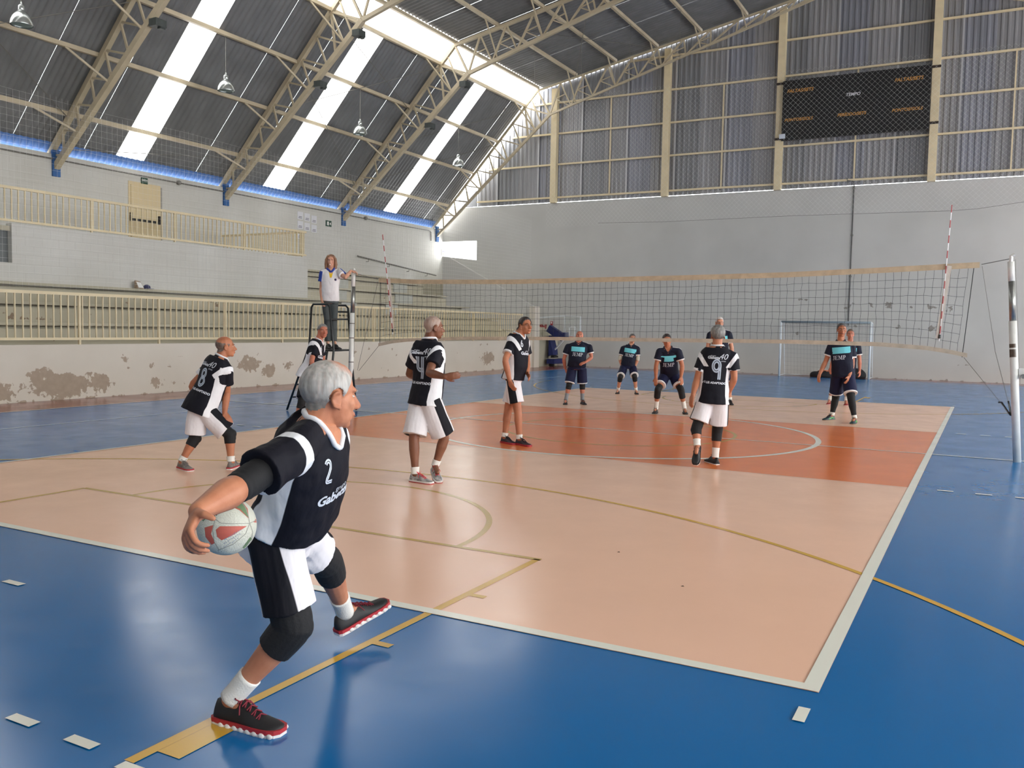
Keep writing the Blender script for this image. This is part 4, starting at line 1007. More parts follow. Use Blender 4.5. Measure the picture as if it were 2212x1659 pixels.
def grip_hand(w_, d, n, S, side, curls, tcurl):
    """hand closed round something: each finger has its own bend angles"""
    d = nz(d); n = nz(np.array(n) - d*(np.array(n) @ d)); x = np.cross(d, n)*side; parts = []; k = S; w_ = np.array(w_)
    parts.append(loft([(w_ - d*.01*k, x, n, .028*k, .021*k), (w_ + d*.03*k, x, n, .038*k, .018*k), (w_ + d*.07*k, x, n, .043*k, .016*k), (w_ + d*.092*k, x, n, .041*k, .012*k)], 16))
    for i, (off, L, r) in enumerate(((.031, .080, .0095), (.010, .090, .0098), (-.012, .083, .0093), (-.031, .066, .0083))):
        p = w_ + d*.088*k + x*off*k; dd = nz(d + x*off*2.2); pts = [p - d*.02*k, p]; a0 = 0
        for j, f in enumerate((.45, .31, .24)):
            a0 += curls[j]; dr = nz(dd*math.cos(a0) + n*math.sin(a0)); pts.append(pts[-1] + dr*L*f*k)
        q, rr = along(pts, [r*k*1.1, r*k*1.1, r*k*1.02, r*.93*k, r*.78*k], 9)
        parts += limb(q, rr, 12)
    p = w_ + d*.028*k + x*.034*k; pts = [w_ + d*.008*k + x*.012*k, p]
    for L, (cd, cx, cn) in zip((.036, .028), tcurl): pts.append(pts[-1] + nz(d*cd + x*cx + n*cn)*L*k)
    parts += limb(pts, [.015*k, .0155*k, .0125*k, .0095*k], 12)
    return parts

def head_parts(c, X, Y, Z, k, female=False):
    A = [X, Y, Z]; P = lambda x, y, z: c + (X*x + Y*y + Z*z)*k
    E = lambda p, r: ell(P(*p), np.array(r)*k, A)
    jw = .9 if female else 1.0
    parts = [E((0, -.014, .034), (.077, .097, .084)), E((0, .02, -.03), (.064, .074, .088)), E((0, .028, -.072), (.056*jw, .060, .046)), E((0, .066, -.102), (.022*jw, .020, .018)),
             E((0, .076, .022), (.048, .018, .014)), E((.036, .056, -.026), (.026, .024, .028)), E((-.036, .056, -.026), (.026, .024, .028)), E((0, .088, -.066), (.025, .014, .009)), E((0, .087, -.078), (.021, .013, .008))]
    parts += limb([P(0, .084, .010), P(0, .098, -.014), P(0, .112, -.036)], [.010*k, .012*k, .0145*k], 10)
    parts += [E((.012, .102, -.042), (.010, .012, .008)), E((-.012, .102, -.042), (.010, .012, .008))]
    for s in (-1, 1):
        # ear: rim + lobe
        rim = [P(s*(.074 + .010*abs(math.sin(a))), -.012 - .018*math.cos(a), -.012 + .028*math.sin(a)) for a in np.linspace(-1.9, 1.9, 9)]
        parts += limb(rim, [.0062*k]*9, 8); parts.append(E((s*.076, -.008, -.012), (.006, .018, .028))); parts.append(E((s*.078, .0, -.042), (.007, .008, .010)))
    return parts

PEOPLE = {}
def person(spec):
    S = spec.get('S', 1.0); name = 'person'; G = spec.get('girth', 1.0); vox = spec.get('voxel', .0075); fem = spec.get('female', False)
    J = {}
    z_ank = .085*S
    gz_ = spec.get('ground', 0.0)
    def foot(q, dz):      # (u, v) stands on the ground, (u, v, z) at height z, (u, v, None, dd) at body depth + dd
        if len(q) == 4: return unp(q[0], q[1], spec['D'] + q[3])
        return on(q[0], q[1], 2, gz_ + (q[2] if len(q) > 2 else dz))
    for s in 'LR': J['an'+s] = foot(spec['an'+s], z_ank); J['toe'+s] = foot(spec['toe'+s], .03*S)
    D = spec.get('D') or (depth_of(J['anL']) + depth_of(J['anR']))/2
    pv = spec['pelvis']; J['pelvis'] = unp(pv[0], pv[1], D + (pv[2] if len(pv) > 2 else 0))
    nk = spec['neck']; J['neck'] = solve(J['pelvis'], nk[:2], .54*S*spec.get('torso', 1), nk[2])
    for s in 'LR':
        q = spec['sh'+s]; J['sh'+s] = solve(J['neck'], q[:2], .185*S*spec.get('shw', 1), q[2])
        q = spec['hip'+s]; J['hip'+s] = solve(J['pelvis'], q[:2], .095*S, q[2])
        q = spec['kn'+s]
        J['kn'+s] = solve(J['an'+s], q[:2], .41*S, q[2]) if q[2] != 9 else unp(q[0], q[1], D + q[3])
        q = spec['el'+s]; J['el'+s] = solve(J['sh'+s], q[:2], .285*S, q[2])
        q = spec['wr'+s]; J['wr'+s] = solve(J['el'+s], q[:2], .245*S, q[2])
    J['head'] = solve(J['neck'], spec['head'][:2], .185*S, spec['head'][2])
    up = nz(J['neck'] - J['pelvis']); rs_ = nz(J['shR'] - J['shL']); rh = nz(J['hipR'] - J['hipL'])
    fwd_s = nz(np.cross(up, rs_)); fwd_h = nz(np.cross(up, rh)); TL_ = np.linalg.norm(J['neck'] - J['pelvis'])
    def frame(t):
        k = min(1, max(0, t)); r = nz(rh*(1-k) + rs_*k); f = nz(np.cross(up, r)); r = nz(np.cross(f, up))
        bow = spec.get('bow', .0)*math.sin(math.pi*min(1, max(0, t)))
        return J['pelvis'] + up*TL_*t - f*bow, r, f
    belly = spec.get('belly', .015)
    TT = [-.20, -.08, .06, .22, .40, .58, .74, .86, .95, 1.02]
    AA = np.array([.10, .150, .160, .150, .148, .158, .166, .160, .125, .062])*G*(.93 if fem else 1); BB = np.array([.08, .108, .112, .110, .108, .112, .108, .092, .070, .056])*G
    FW = np.array([0, .0, .008, .02, .02, .012, .005, -.006, -.012, -.012]) + belly*np.array([0, .1, .5, 1, .9, .5, .2, 0, 0, 0])
    def torso(inf_a, inf_b, t0, t1, flare=0.0, tmax_in=0):
        ts = np.linspace(t0, t1, 18); rings = []
        for t in ts:
            c, r, f = frame(t); tt = max(t, -.06)
            a = np.interp(tt, TT, AA)*S + inf_a; b = np.interp(tt, TT, BB)*S + inf_b + belly*.5*max(0, 1 - abs(t-.2)/.4)
            if t < .06: a += flare*(.06-t); b += flare*(.06-t)*.7
            rings.append((c + f*np.interp(tt, TT, FW)*S, r, f, a, b))
        return loft(rings, 28, 2.25)
    # ---------------- body
    parts = [torso(-.012, -.012, -.17, 1.01)]
    parts += limb([J['neck'] - up*.03*S, J['neck'] + (J['head'] - J['neck'])*.6], [.064*S*G**.5, .056*S*G**.5]) 
    LW = spec.get('limb', 1.0)*(.88 if fem else 1)
    for s in 'LR':
        parts += limb([J['neck'] - up*.03*S, J['sh'+s]], [.058*S, .052*S])
        A_, B_, C_ = J['sh'+s], J['el'+s], J['wr'+s]
        q, r = along([A_, A_*.65+B_*.35, B_, B_*.72+C_*.28, C_], np.array([.052, .049, .040, .045*spec.get('fore', 1.0), .028])*S*LW, 14); parts += limb(q, r)
        A_, B_, C_ = J['hip'+s], J['kn'+s], J['an'+s]
        cal = B_*.7+C_*.3; back = nz(np.cross(nz(B_-C_), rh))
        q, r = along([A_, A_*.6+B_*.4, B_, cal, B_*.35+C_*.65, C_], np.array([.088, .078, .054, .056, .042, .034])*S*LW, 18); parts += limb(q, r)
        parts += [ell(cal - fwd_h*.012*S*(1 if not spec.get('dsrc') else 0), .047*S*LW)]
        parts += limb([C_, C_*.68 + J['toe'+s]*.32 - nz(np.array((0, 0, 1.)))*.012*S], [.032*S, .022*S])
        hs = spec['ha'+s]
        d = vdir(*hs[0]); n = vdir(*hs[1])
        if len(hs) > 3: parts += grip_hand(C_ if False else J['wr'+s], d, n, S, hs[2], hs[3], hs[4])
        else: parts += hand(J['wr'+s], d, n, S, hs[2], spec.get('curl', .4))
    hd = vdir(*spec['head_dir']); hu = vdir(*spec.get('head_up', (0, 1, 0))) if spec.get('head_up') else nz(np.array((0, 0, 1.)))
    HX = nz(np.cross(hd, hu)); HZ = nz(np.cross(HX, hd)); HY_ = hd; hk = S*spec.get('hk', 1.0); hc = J['head'] + hd*.012*hk
    parts += head_parts(hc, HX, HY_, HZ, hk, fem)
    root = empty(name, (float((J['anL'][0]+J['anR'][0])/2), float((J['anL'][1]+J['anR'][1])/2), gz_)); O = np.array(root.location)
    tag(root, spec['label'], 'person', spec.get('group'))
    me = remesh(parts, vox, spec.get('smooth', 3)); me.name = 'body'; me.materials.append(spec['skin']); me.shade_smooth()
    V = verts_of(me)
    N = normals_of(me)
    def link(me, nm, parent=root):
        v = verts_of(me); set_verts(me, v - O); o = bpy.data.objects.new(nm, me); COL.objects.link(o); o.parent = parent; return o
    # ---------------- hair as a shell lifted off the scalp
    L_ = np.stack([(V - hc) @ HX, (V - hc) @ HY_, (V - hc) @ HZ], 1)/hk
    htype = spec.get('hair', 'short')
    if htype:
        x, y, z = L_[:, 0], L_[:, 1], L_[:, 2]
        hb = np.interp(y, [-.12, -.07, -.04, -.02, .0, .02, .035, .05, .07, .12], [-.058, -.058, -.045, .012, .012, -.005, .02, .05, .07, .085])
        hsel = (np.abs(x) < .1) & (y > -.13) & (y < .12) & (z < .14) & (z > -.1)
        def hnoise(sc):
            o_ = np.zeros(len(L_)); o_[hsel] = [mnoise.noise(Vector(p*sc)) for p in L_[hsel]]; return o_
        wob = hnoise(55)*.006
        msk_ = (z - hb + wob)
        if htype == 'ring': msk_ = np.minimum(msk_, np.interp(y, [-.12, -.09, -.04, .05], [.085, .06, .045, .030]) - z + wob)
        if htype == 'high': msk_ = np.minimum(msk_, .030 - y + np.clip(z-.09, 0, 1)*.4 + wob)
        ok = (msk_ > 0) & (np.abs(x) < .1) & (y > -.13) & (y < .12) & (z < .14) & (z > -.09)
        ear = (((np.abs(x)-.079)/.02)**2 + ((y+.008)/.026)**2 + ((z+.012)/.040)**2) < 1
        ok &= ~ear
        th = spec.get('hair_t', .008)*hk*np.clip(msk_/.02, .12, 1)*(1 + .15*hnoise(70))
        HV = V + N*th[:, None]
        fi = np.empty(len(me.loops), np.int32); me.loops.foreach_get('vertex_index', fi)
        ls = np.empty(len(me.polygons), np.int32); me.polygons.foreach_get('loop_start', ls); lt = np.empty(len(me.polygons), np.int32); me.polygons.foreach_get('loop_total', lt)
        faces = [list(map(int, fi[a:a+b])) for a, b in zip(ls, lt) if ok[fi[a:a+b]].all()]
        used = sorted({i for f in faces for i in f}); mp_ = {i: k for k, i in enumerate(used)}
        hm = bpy.data.meshes.new('hair'); hm.from_pydata(HV[used].tolist(), [], [[mp_[i] for i in f] for f in faces]); hm.materials.append(spec['hair_mat']); hm.shade_smooth()
        bare = np.zeros(len(used))
        if spec.get('bare'):
            for bx, by, bz, br in spec['bare']:
                dd = np.linalg.norm((L_[used] - np.array((bx, by, bz)))/br, axis=1); bare = np.maximum(bare, np.clip(1.25 - dd, 0, 1)*1.3)
        set_attr(hm, 'bare', bare); set_attr(hm, 'dark', np.clip((.035 - L_[used][:, 2] - .6*np.clip(L_[used][:, 1] + .02, 0, 1))/.11, 0, 1)*spec.get('dark', .0))
        link(hm, 'hair')
    body = link(me, 'body')
    # ---------------- face features
    P = lambda x, y, z: hc + (HX*x + HY_*y + HZ*z)*hk
    for s in (-1, 1):
        def small(nm, c, r, m):
            v, f = ell(P(*c), np.array(r)*hk, [HX, HY_, HZ]); q = mesh_data(nm, v, f, m, True); return link(q, nm)
        small('eye', (s*.031, .0715, .000), (.0115, .008, .0055), M_EYEW); small('iris', (s*.031, .0772, .000), (.0050, .003, .0050), M_IRIS)
        bm_ = MB().tube([P(s*.014, .094, .016), P(s*.030, .0915, .021), P(s*.047, .079, .017)], [.0028*hk, .0036*hk, .002*hk], 6)
        link(mesh_data('eyebrow', bm_.v, bm_.f, spec.get('brow', M_BROW)), 'eyebrow')
    bm_ = MB().tube([P(-.024, .0905, -.073), P(-.010, .0995, -.0715), (P(0, .101, -.073)), P(.010, .0995, -.0715), P(.024, .0905, -.073)], [.001*hk, .003*hk, .003*hk, .003*hk, .001*hk], 6)
    link(mesh_data('mouth', bm_.v, bm_.f, M_LIP), 'mouth')
    if spec.get('glasses'):
        g = MB()
        for s in (-1, 1):
            g.tube([P(s*.031 + .021*math.cos(a), .098 - .008*abs(math.cos(a)), .000 + .015*math.sin(a)) for a in np.linspace(0, 2*math.pi, 17)], .0016*hk, 5)
            g.tube([P(s*.052, .092, .004), P(s*.078, .0, .004)], .0016*hk, 5)
        g.tube([P(-.010, .1, .004), P(.010, .1, .004)], .0016*hk, 5)
        link(mesh_data('glasses', g.v, g.f, M_BLACK), 'glasses')
    # ---------------- shirt
    inf = spec.get('shirt_inf', .022); hem = spec.get('hem', -.24); sl = spec.get('sleeve', .62)
    sp = [torso(inf, inf, hem, .965, spec.get('flare', .10))]
    c, r, f = frame(.95)
    sp.append(loft([(J['neck'] - up*.05*S, rs_, fwd_s, .115*S, .088*S), (J['neck'] - up*.01*S, rs_, fwd_s, .082*S, .070*S), (J['neck'] + up*.015*S, rs_, fwd_s, .068*S, .064*S)], 20))
    for s in 'LR':
        sp += limb([J['neck'] - up*.035*S, J['sh'+s]], [.074*S, .070*S]) + limb([J['neck'] - up*.075*S - fwd_s*.02*S, J['sh'+s] - up*.02*S - fwd_s*.015*S], [.080*S, .068*S]); A_, B_ = J['sh'+s], J['el'+s]
        q, rr = along([A_, A_*.6+B_*.4, A_*(1-sl)+B_*sl], np.array([.072, .074, .078])*S*spec.get('sleeve_w', 1.0), 8); sp += limb(q, rr, 18, round_=False) + [ell(A_, .072*S)]
    sm = remesh(sp, vox, spec.get('smooth', 3)+2); sm.name = 'shirt'; sm.shade_smooth(); SV = verts_of(sm); SN = normals_of(sm)
    # soft folds
    amp = spec.get('fold', .006)
    fold = np.array([mnoise.noise(Vector((p @ CR*9, p @ CU*5 + p @ CR*4, p @ CT*9))) for p in SV]) + .5*np.array([mnoise.noise(Vector(p*19)) for p in SV])
    rel = SV - J['pelvis']; t = rel @ up/TL_
    SV = SV + SN*(fold*amp)[:, None]
    rel = SV - J['pelvis']; t = rel @ up/TL_
    kk = np.clip(t, 0, 1)[:, None]; Rv = rh*(1-kk) + rs_*kk; Rv /= np.linalg.norm(Rv, axis=1)[:, None]; Fv = np.cross(up, Rv)
    C_ = J['pelvis'] + up*TL_*t[:, None]; lx = np.einsum('ij,ij->i', SV - C_, Rv)/S; ly = np.einsum('ij,ij->i', SV - C_, Fv)/S
    arm = np.full(len(SV), -1.0); hemd = np.full(len(SV), -1.0)
    bandq = np.full(len(SV), 9.0); kind_ = spec['kit']
    for s in 'LR':
        d = J['el'+s] - J['sh'+s]; Ln = np.linalg.norm(d); d = d/Ln; q = (SV - J['sh'+s]) @ d; rad = np.linalg.norm(SV - J['sh'+s] - q[:, None]*d, axis=1)
        side = np.sign(lx) == (1 if s == 'R' else -1)
        near = (rad < .125*S) & side
        arm = np.where(near, np.maximum(arm, q), arm)
        ob = nz(d*.75 + rs_*(1 if s == 'R' else -1)*(1.0 if kind_ == 'gabetta' else .1)); qb = (SV - J['sh'+s]) @ ob
        bandq = np.where(side & (np.linalg.norm(SV - J['sh'+s], axis=1) < .17*S), qb, bandq)
    kind = spec['kit']
    if kind == 'gabetta':
        edge = np.interp(t, [-.3, .0, .3, .6, .75], [.148, .145, .135, .140, .150])      # half-width of the dark panel
        ang = np.abs(lx) - edge - .0*np.abs(ly)
        wy = np.interp(t, [-.3, .3, .7], [.090, .082, .062])
        side_w = np.minimum(np.abs(lx) - edge, wy - np.abs(ly + .01))
        side_w = np.where((bandq > .03*S) & (bandq < 5) & (arm > .02*S), -1, side_w); side_w = np.where(t > .80, np.minimum(side_w, (.80 - t)*.4), side_w)
        band = .024 - np.abs(bandq/S - .030); band = np.where(t > .56, band, -1)
        set_attr(sm, 'w', np.maximum(side_w, band)); 
        vneck = np.minimum(.052 - np.abs(lx) - np.clip((.985 - t), 0, 1)*.44, t - .86); vneck = np.where(ly > .0, vneck, -1)
        set_attr(sm, 'k', np.maximum(vneck, np.minimum((t - 1.005)*.5, .07 - np.abs(lx))))
        sm.materials.append(spec.get('shirt_mat') or M_GAB[spec.get('skin_key', 0)])
    elif kind == 'jemp':
        cy = np.minimum(.150 - np.abs(lx), .27*(.20 - np.abs(t - .70)*2)); cy = np.where(ly > .02, np.where(arm > .10*S, -1, cy), -1)
        hemw = np.full(len(SV), -1.0)
        for s in 'LR':
            d = J['el'+s] - J['sh'+s]; Ln = np.linalg.norm(d); d = d/Ln; q = (SV - J['sh'+s]) @ d; rad = np.linalg.norm(SV - J['sh'+s] - q[:, None]*d, axis=1)
            hemw = np.maximum(hemw, np.where((rad < .090*S) & (np.sign(lx) == (1 if s == 'R' else -1)) & (np.abs(lx) > .14) & (q < sl*Ln + .02*S), q - (sl*Ln - .022*S), -1))
        stripe = np.where((t > .9) & (np.abs(lx) > .085), .010 - np.abs(np.abs(ly - .0) - .018), -1)
        set_attr(sm, 'w', np.maximum(hemw, stripe)); set_attr(sm, 'c', cy)
        vneck = np.where(ly > 0, np.minimum(.055 - np.abs(lx) - np.clip(.985 - t, 0, 1)*.5, t - .88), -1); set_attr(sm, 'k', np.maximum(vneck, np.minimum((t - 1.005)*.5, .07 - np.abs(lx))))
        sm.materials.append(spec['shirt_mat'])
    else:
        blue = np.where((t > .90) & (np.abs(lx) > .075) & (np.abs(lx) < .2), .022 - np.abs(ly), -1)
        for s_ in 'LR':
            d = J['el'+s_] - J['sh'+s_]; Ln = np.linalg.norm(d); d = d/Ln; q = (SV - J['sh'+s_]) @ d; pr_ = SV - J['sh'+s_] - q[:, None]*d
            out = rs_*(1 if s_ == 'R' else -1) + up*.5; out = nz(out - d*(out @ d))
            blue = np.maximum(blue, np.where((np.linalg.norm(pr_, axis=1) < .10*S) & (np.sign(lx) == (1 if s_ == 'R' else -1)) & (q > -.03), pr_ @ out - (.012 if s_ == 'R' else .045)*S, -1))
        set_attr(sm, 'w', blue)
        plk = np.where(ly > 0, np.minimum(.016 + np.clip(t-.72, 0, 1)*.12 - np.abs(lx), np.minimum(t - .72, .99 - t)), -1); set_attr(sm, 'c', plk)
        vneck = np.where(ly > 0, np.minimum(.012 + np.clip(t - .84, 0, 1)*.3 - np.abs(lx), t - .86), -1); set_attr(sm, 'k', np.maximum(vneck, np.minimum((t - 1.005)*.5, .07 - np.abs(lx))))
        sm.materials.append(spec['shirt_mat'])
    set_verts(sm, SV)
    bvh = BVHTree.FromPolygons([Vector(p) for p in SV], [list(p.vertices) for p in sm.polygons])
    shirt = link(sm, 'shirt')
    # collar
    cm_ = spec.get('collar', M_CLOTHW if kind == 'gabetta' else M_COLN)
    loop = []
    for a in np.linspace(0, 2*math.pi, 29):
        fx, fy = math.sin(a)*.072*S, math.cos(a)*.066*S
        drop = (.085 if kind == 'gabetta' else .055)*S*max(0, math.cos(a))**2.2
        p = J['neck'] + up*(.012*S - drop - .012*S*(math.cos(a) > 0)*math.cos(a)) + rs_*fx*(1 - .45*max(0, math.cos(a))**3) + fwd_s*(fy + .012*S*max(0, math.cos(a)))
        h = bvh.find_nearest(Vector(p)); 
        loop.append(np.array(h[0]) + np.array(h[1])*.003 if h[0] is not None else p)
    cb = MB().tube(loop, (.011 if kind != 'polo' else .020)*S, 7); link(mesh_data('collar', cb.v, cb.f, cm_, True), 'collar', root)
    # ---------------- shorts or trousers
    so = [torso(.012, .012, -.16, .12)]
    SLn = spec.get('shorts_len', .80)
    for s in 'LR':
        A_, B_, C_ = J['hip'+s], J['kn'+s], J['an'+s]
        if spec.get('trousers'):
            q, rr = along([A_, A_*.5+B_*.5, B_, B_*.4+C_*.6, C_*.97+B_*.03], np.array([.098, .088, .068, .062, .062])*S*LW, 14)
        else:
            q, rr = along([A_ + up*.03*S, A_*.6+B_*.4, A_*(1-SLn*spec.get('cut'+s, 1))+B_*SLn*spec.get('cut'+s, 1)], np.array([.098, .102, .108])*S*spec.get('shorts_w', 1.0), 9)
        so += limb(q, rr, 20, round_=False) + [ell(A_, .096*S)]
    km = remesh(so, vox, 3); km.name = 'shorts'; km.shade_smooth(); KV = verts_of(km); KN = normals_of(km)
    KV = KV + KN*(np.array([mnoise.noise(Vector((p @ CR*12, p @ CU*4, p @ CT*12))) for p in KV])*spec.get('fold', .006)*1.1)[:, None]
    w_ = np.full(len(KV), -1.0); hw = np.full(len(KV), -1.0)
    mid_r = (KV - J['pelvis']) @ rh
    for s in 'LR':
        d = J['kn'+s] - J['hip'+s]; Ln = np.linalg.norm(d); d = d/Ln; q = (KV - J['hip'+s]) @ d; pr_ = KV - J['hip'+s] - q[:, None]*d
        out = rh*(1 if s == 'R' else -1); out = nz(out - d*(out @ d)); fw = np.cross(out, d); fw = fw*np.sign(fw @ fwd_h)
        mine = np.sign(mid_r) == (1 if s == 'R' else -1)
        w_ = np.where(mine, np.minimum((pr_ @ out) - .02*S, spec.get('panel', .050)*S + .03*np.clip(q, 0, 1) - np.abs(pr_ @ fw - .0)), w_)
        hw = np.where(mine, np.maximum(hw, q - (SLn*Ln - .022*S)), hw)
    set_attr(km, 'w', w_ if kind == 'gabetta' else (hw if kind == 'jemp' else np.full(len(KV), -1.0))); set_verts(km, KV); km.materials.append(spec['shorts_mat'])
    kb = BVHTree.FromPolygons([Vector(p) for p in KV], [list(p.vertices) for p in km.polygons])
    shorts = link(km, 'trousers' if spec.get('trousers') else 'shorts')
    # ---------------- sleeves on the limbs: knee pads, socks, leggings, elbow pads
    def wrap(nm, a, b_, c_, t0, t1, rad, m, k=12, wob=.0):
        """tube over the two-bone chain a-b-c between chain parameters t0..t1 (0 at a, 1 at b, 2 at c)"""
        ts = np.linspace(t0, t1, k); pts = [(a*(1-t) + b_*t) if t <= 1 else (b_*(2-t) + c_*(t-1)) for t in ts]; rr = np.interp(ts, np.linspace(t0, t1, len(rad)), rad)
        rr = np.array([r_ + wob*math.sin(i*2.3) for i, r_ in enumerate(rr)])
        v = MB().tube(pts, list(rr), 18); return link(mesh_data(nm, v.v, v.f, m, True), nm)
    for s in 'LR':
        A_, B_, C_ = J['hip'+s], J['kn'+s], J['an'+s]
        kp = spec.get('knee'+s, spec.get('knee'))
        if kp:
            rad = np.array([.066, .068, .066, .064, .060])*S*LW*kp.get('w', 1)
            ps = []
            ts = np.linspace(kp['t0'], kp['t1'], 12); pts = [(A_*(1-t)+B_*t) if t <= 1 else (B_*(2-t)+C_*(t-1)) for t in ts]
            rr = np.interp(ts, [kp['t0'], .9, 1.0, 1.15, kp['t1']], rad)
            bend = nz(B_ - (A_+C_)/2) if np.linalg.norm(B_ - (A_+C_)/2) > .03 else fwd_h
            prt = limb(pts, rr, 18, round_=False)
            if kp.get('pad', True): prt += [ell(B_ + bend*.022*S, (.056*S*LW, .056*S*LW, .056*S*LW)), ell(B_*.85 + C_*.15 + bend*.02*S, .05*S*LW)]
            pm = remesh(prt, vox, 2); pm.name = 'knee_pad'; pm.materials.append(M_PAD); pm.shade_smooth(); link(pm, 'knee_pad')
        lg = spec.get('legging'+s, spec.get('legging'))
        if lg: wrap('legging', A_, B_, C_, lg[0], lg[1], np.array([.082, .070, .062, .062, .048, .042])*S*LW, M_PAD, 20)
        sk = spec.get('sock')
        if sk and not spec.get('trousers'): wrap('sock', A_, B_, C_, sk['t0'], 2.0, np.array([sk.get('w', .047), .044, .0425, .044])*S*max(1, LW), sk['mat'], 10)
        ep = spec.get('elbow'+s)
        if ep: wrap('elbow_pad', J['sh'+s], J['el'+s], J['wr'+s], ep[0], ep[1], np.array([.050, .052, .050, .046])*S*LW*ep[3], ep[2], 14, .0008)
        # ---------------- shoe
        shoe(root, O, J['an'+s], J['toe'+s], S, spec['shoe'+s] if 'shoe'+s in spec else spec['shoe'], gz_, spec.get('pitch'+s), link, fwd_h)
    # ---------------- lettering
    for dc in spec.get('decals', []):
        decal(dc, frame, bvh if dc.get('on') != 'shorts' else kb, TL_, S, root, O, up, J)
    PEOPLE[spec['id']] = dict(J=J, root=root, O=O, frame=frame, bvh=bvh, link=link, up=up, S=S, rh=rh, rs=rs_)
    return root

def shoe(root, O, ank, toe, S, st, gz_, pitch, link, fwd):
    """training shoe: upper with tongue and collar, sole, laces"""
    d = toe - ank
    if pitch is None: d = np.array((d[0], d[1], 0))
    d = nz(d); side = nz(np.cross(d, (0, 0, 1.))); n = nz(np.cross(side, d)); k = S*st.get('k', 1.0)
    heel = ank - d*.065*k - n*(.092*S)
    if pitch is None: heel[2] = gz_
    P = lambda s, x, z: heel + d*s*k + side*x*k + n*z*k
    sta = [(0.0, .018, .060), (.012, .030, .088), (.045, .036, .095), (.085, .037, .090), (.12, .038, .098), (.155, .041, .080), (.19, .045, .058), (.225, .047, .048), (.255, .044, .043), (.28, .034, .037), (.293, .015, .028)]
    V = []; F = []; m = 14
    for s, w_, h in sta:
        for j in range(m):
            t = 2*math.pi*j/m; x = w_*math.copysign(abs(math.cos(t))**.8, math.cos(t)); zz = .016 + (h-.016)*math.sin(t) if math.sin(t) > 0 else .016 + .006*math.sin(t)
            V.append(P(s, x*(1 - .28*max(0, math.sin(t))*(s < .13)), zz))
    q = len(sta)
    for i in range(q-1):
        for j in range(m): F.append((i*m+j, i*m+(j+1) % m, (i+1)*m+(j+1) % m, (i+1)*m+j))
    F.append(tuple(range(m))[::-1]); F.append(tuple((q-1)*m + j for j in range(m)))
    u = link(mesh_data('shoe', V, F, st['upper'], True), 'shoe')
    # sole in two layers
    def slab(nm, z0, z1, grow, m_, lift=.0):
        V = []; F = []; e = [(s, w_*1.0 + grow) for s, w_, h in sta]
        outline = [(s, w_) for s, w_ in e] + [(s, -w_) for s, w_ in e[::-1]]
        for z in (z0, z1):
            for s, x in outline: V.append(P((s - .147)*1.03 + .147, x, z + lift*max(0, s-.2)**2*4))
        c = len(outline); F = [tuple(range(c))[::-1], tuple(range(c, 2*c))] + [(i, (i+1) % c, c+(i+1) % c, c+i) for i in range(c)]
        o = link(mesh_data(nm, V, F, m_), nm, u); return o
    slab('outsole', 0, .013, .004, st['sole']); slab('midsole', .012, .027, .005, st['mid'], 0)
    if st.get('pods'):
        for j in range(9):
            s = .01 + .031*j; w_ = np.interp(s, [a[0] for a in sta], [a[1] for a in sta])
            for sd in (-1, 1):
                mb = MB(); c = P(s + .013, sd*(w_ + .004), .009); r = .0125*k
                v, f = ell(c, (.0125*k, .006*k, .0095*k), [d, side, n]); link(mesh_data('sole_pod', v, f, st['pod_mat'], True), 'sole_pod', u)
    lm = st.get('lace')
    if lm:
        mb = MB()
        for j in range(5):
            s = .115 + .02*j; h = np.interp(s, [a[0] for a in sta], [a[2] for a in sta])
            mb.tube([P(s, -.022, h - .006), P(s + .004, 0, h + .004), P(s + .012, .022, h - .008)], .0028*k, 5); mb.tube([P(s, .022, h - .006), P(s + .004, 0, h + .005), P(s + .012, -.022, h - .008)], .0028*k, 5)
        for sd in (-1, 1): mb.tube([P(.112, 0, .092), P(.10, sd*.016, .118), P(.115, sd*.034, .112), P(.118, sd*.01, .094)], .0026*k, 5); mb.tube([P(.112, 0, .092), P(.13, sd*.03, .085), P(.14, sd*.044, .062)], .0026*k, 5)
        link(mesh_data('laces', mb.v, mb.f, lm), 'laces', u)
    if st.get('stripe'):
        mb = MB()
        for sd in (-1, 1):
            mb.tube([P(.055, sd*.0385, .03), P(.10, sd*.039, .052), P(.15, sd*.0415, .036), P(.2, sd*.0465, .028)], .005*k, 5)
        link(mesh_data('stripe', mb.v, mb.f, st['stripe']), 'stripe', u)

def ribbon(path, wd):
    P = np.array(path, float); n = len(P); d = np.gradient(P, axis=0); d /= np.linalg.norm(d, axis=1)[:, None] + 1e-9; nn = np.stack([-d[:, 1], d[:, 0]], 1)
    V = np.concatenate([P + nn*wd/2, P - nn*wd/2]); return np.c_[V, np.zeros(2*n)], [(i, i+1, n+i+1, n+i) for i in range(n-1)]
def offset(path, o):
    P = np.array(path, float); d = np.gradient(P, axis=0); d /= np.linalg.norm(d, axis=1)[:, None] + 1e-9; return P + np.stack([-d[:, 1], d[:, 0]], 1)*o
def arcp(cx, cy, rx, ry, a0, a1, n=20): return [(cx + rx*math.cos(math.radians(a)), cy + ry*math.sin(math.radians(a))) for a in np.linspace(a0, a1, n)]
def lp(a, b, n=6): return [(a[0] + (b[0]-a[0])*i/n, a[1] + (b[1]-a[1])*i/n) for i in range(n+1)]
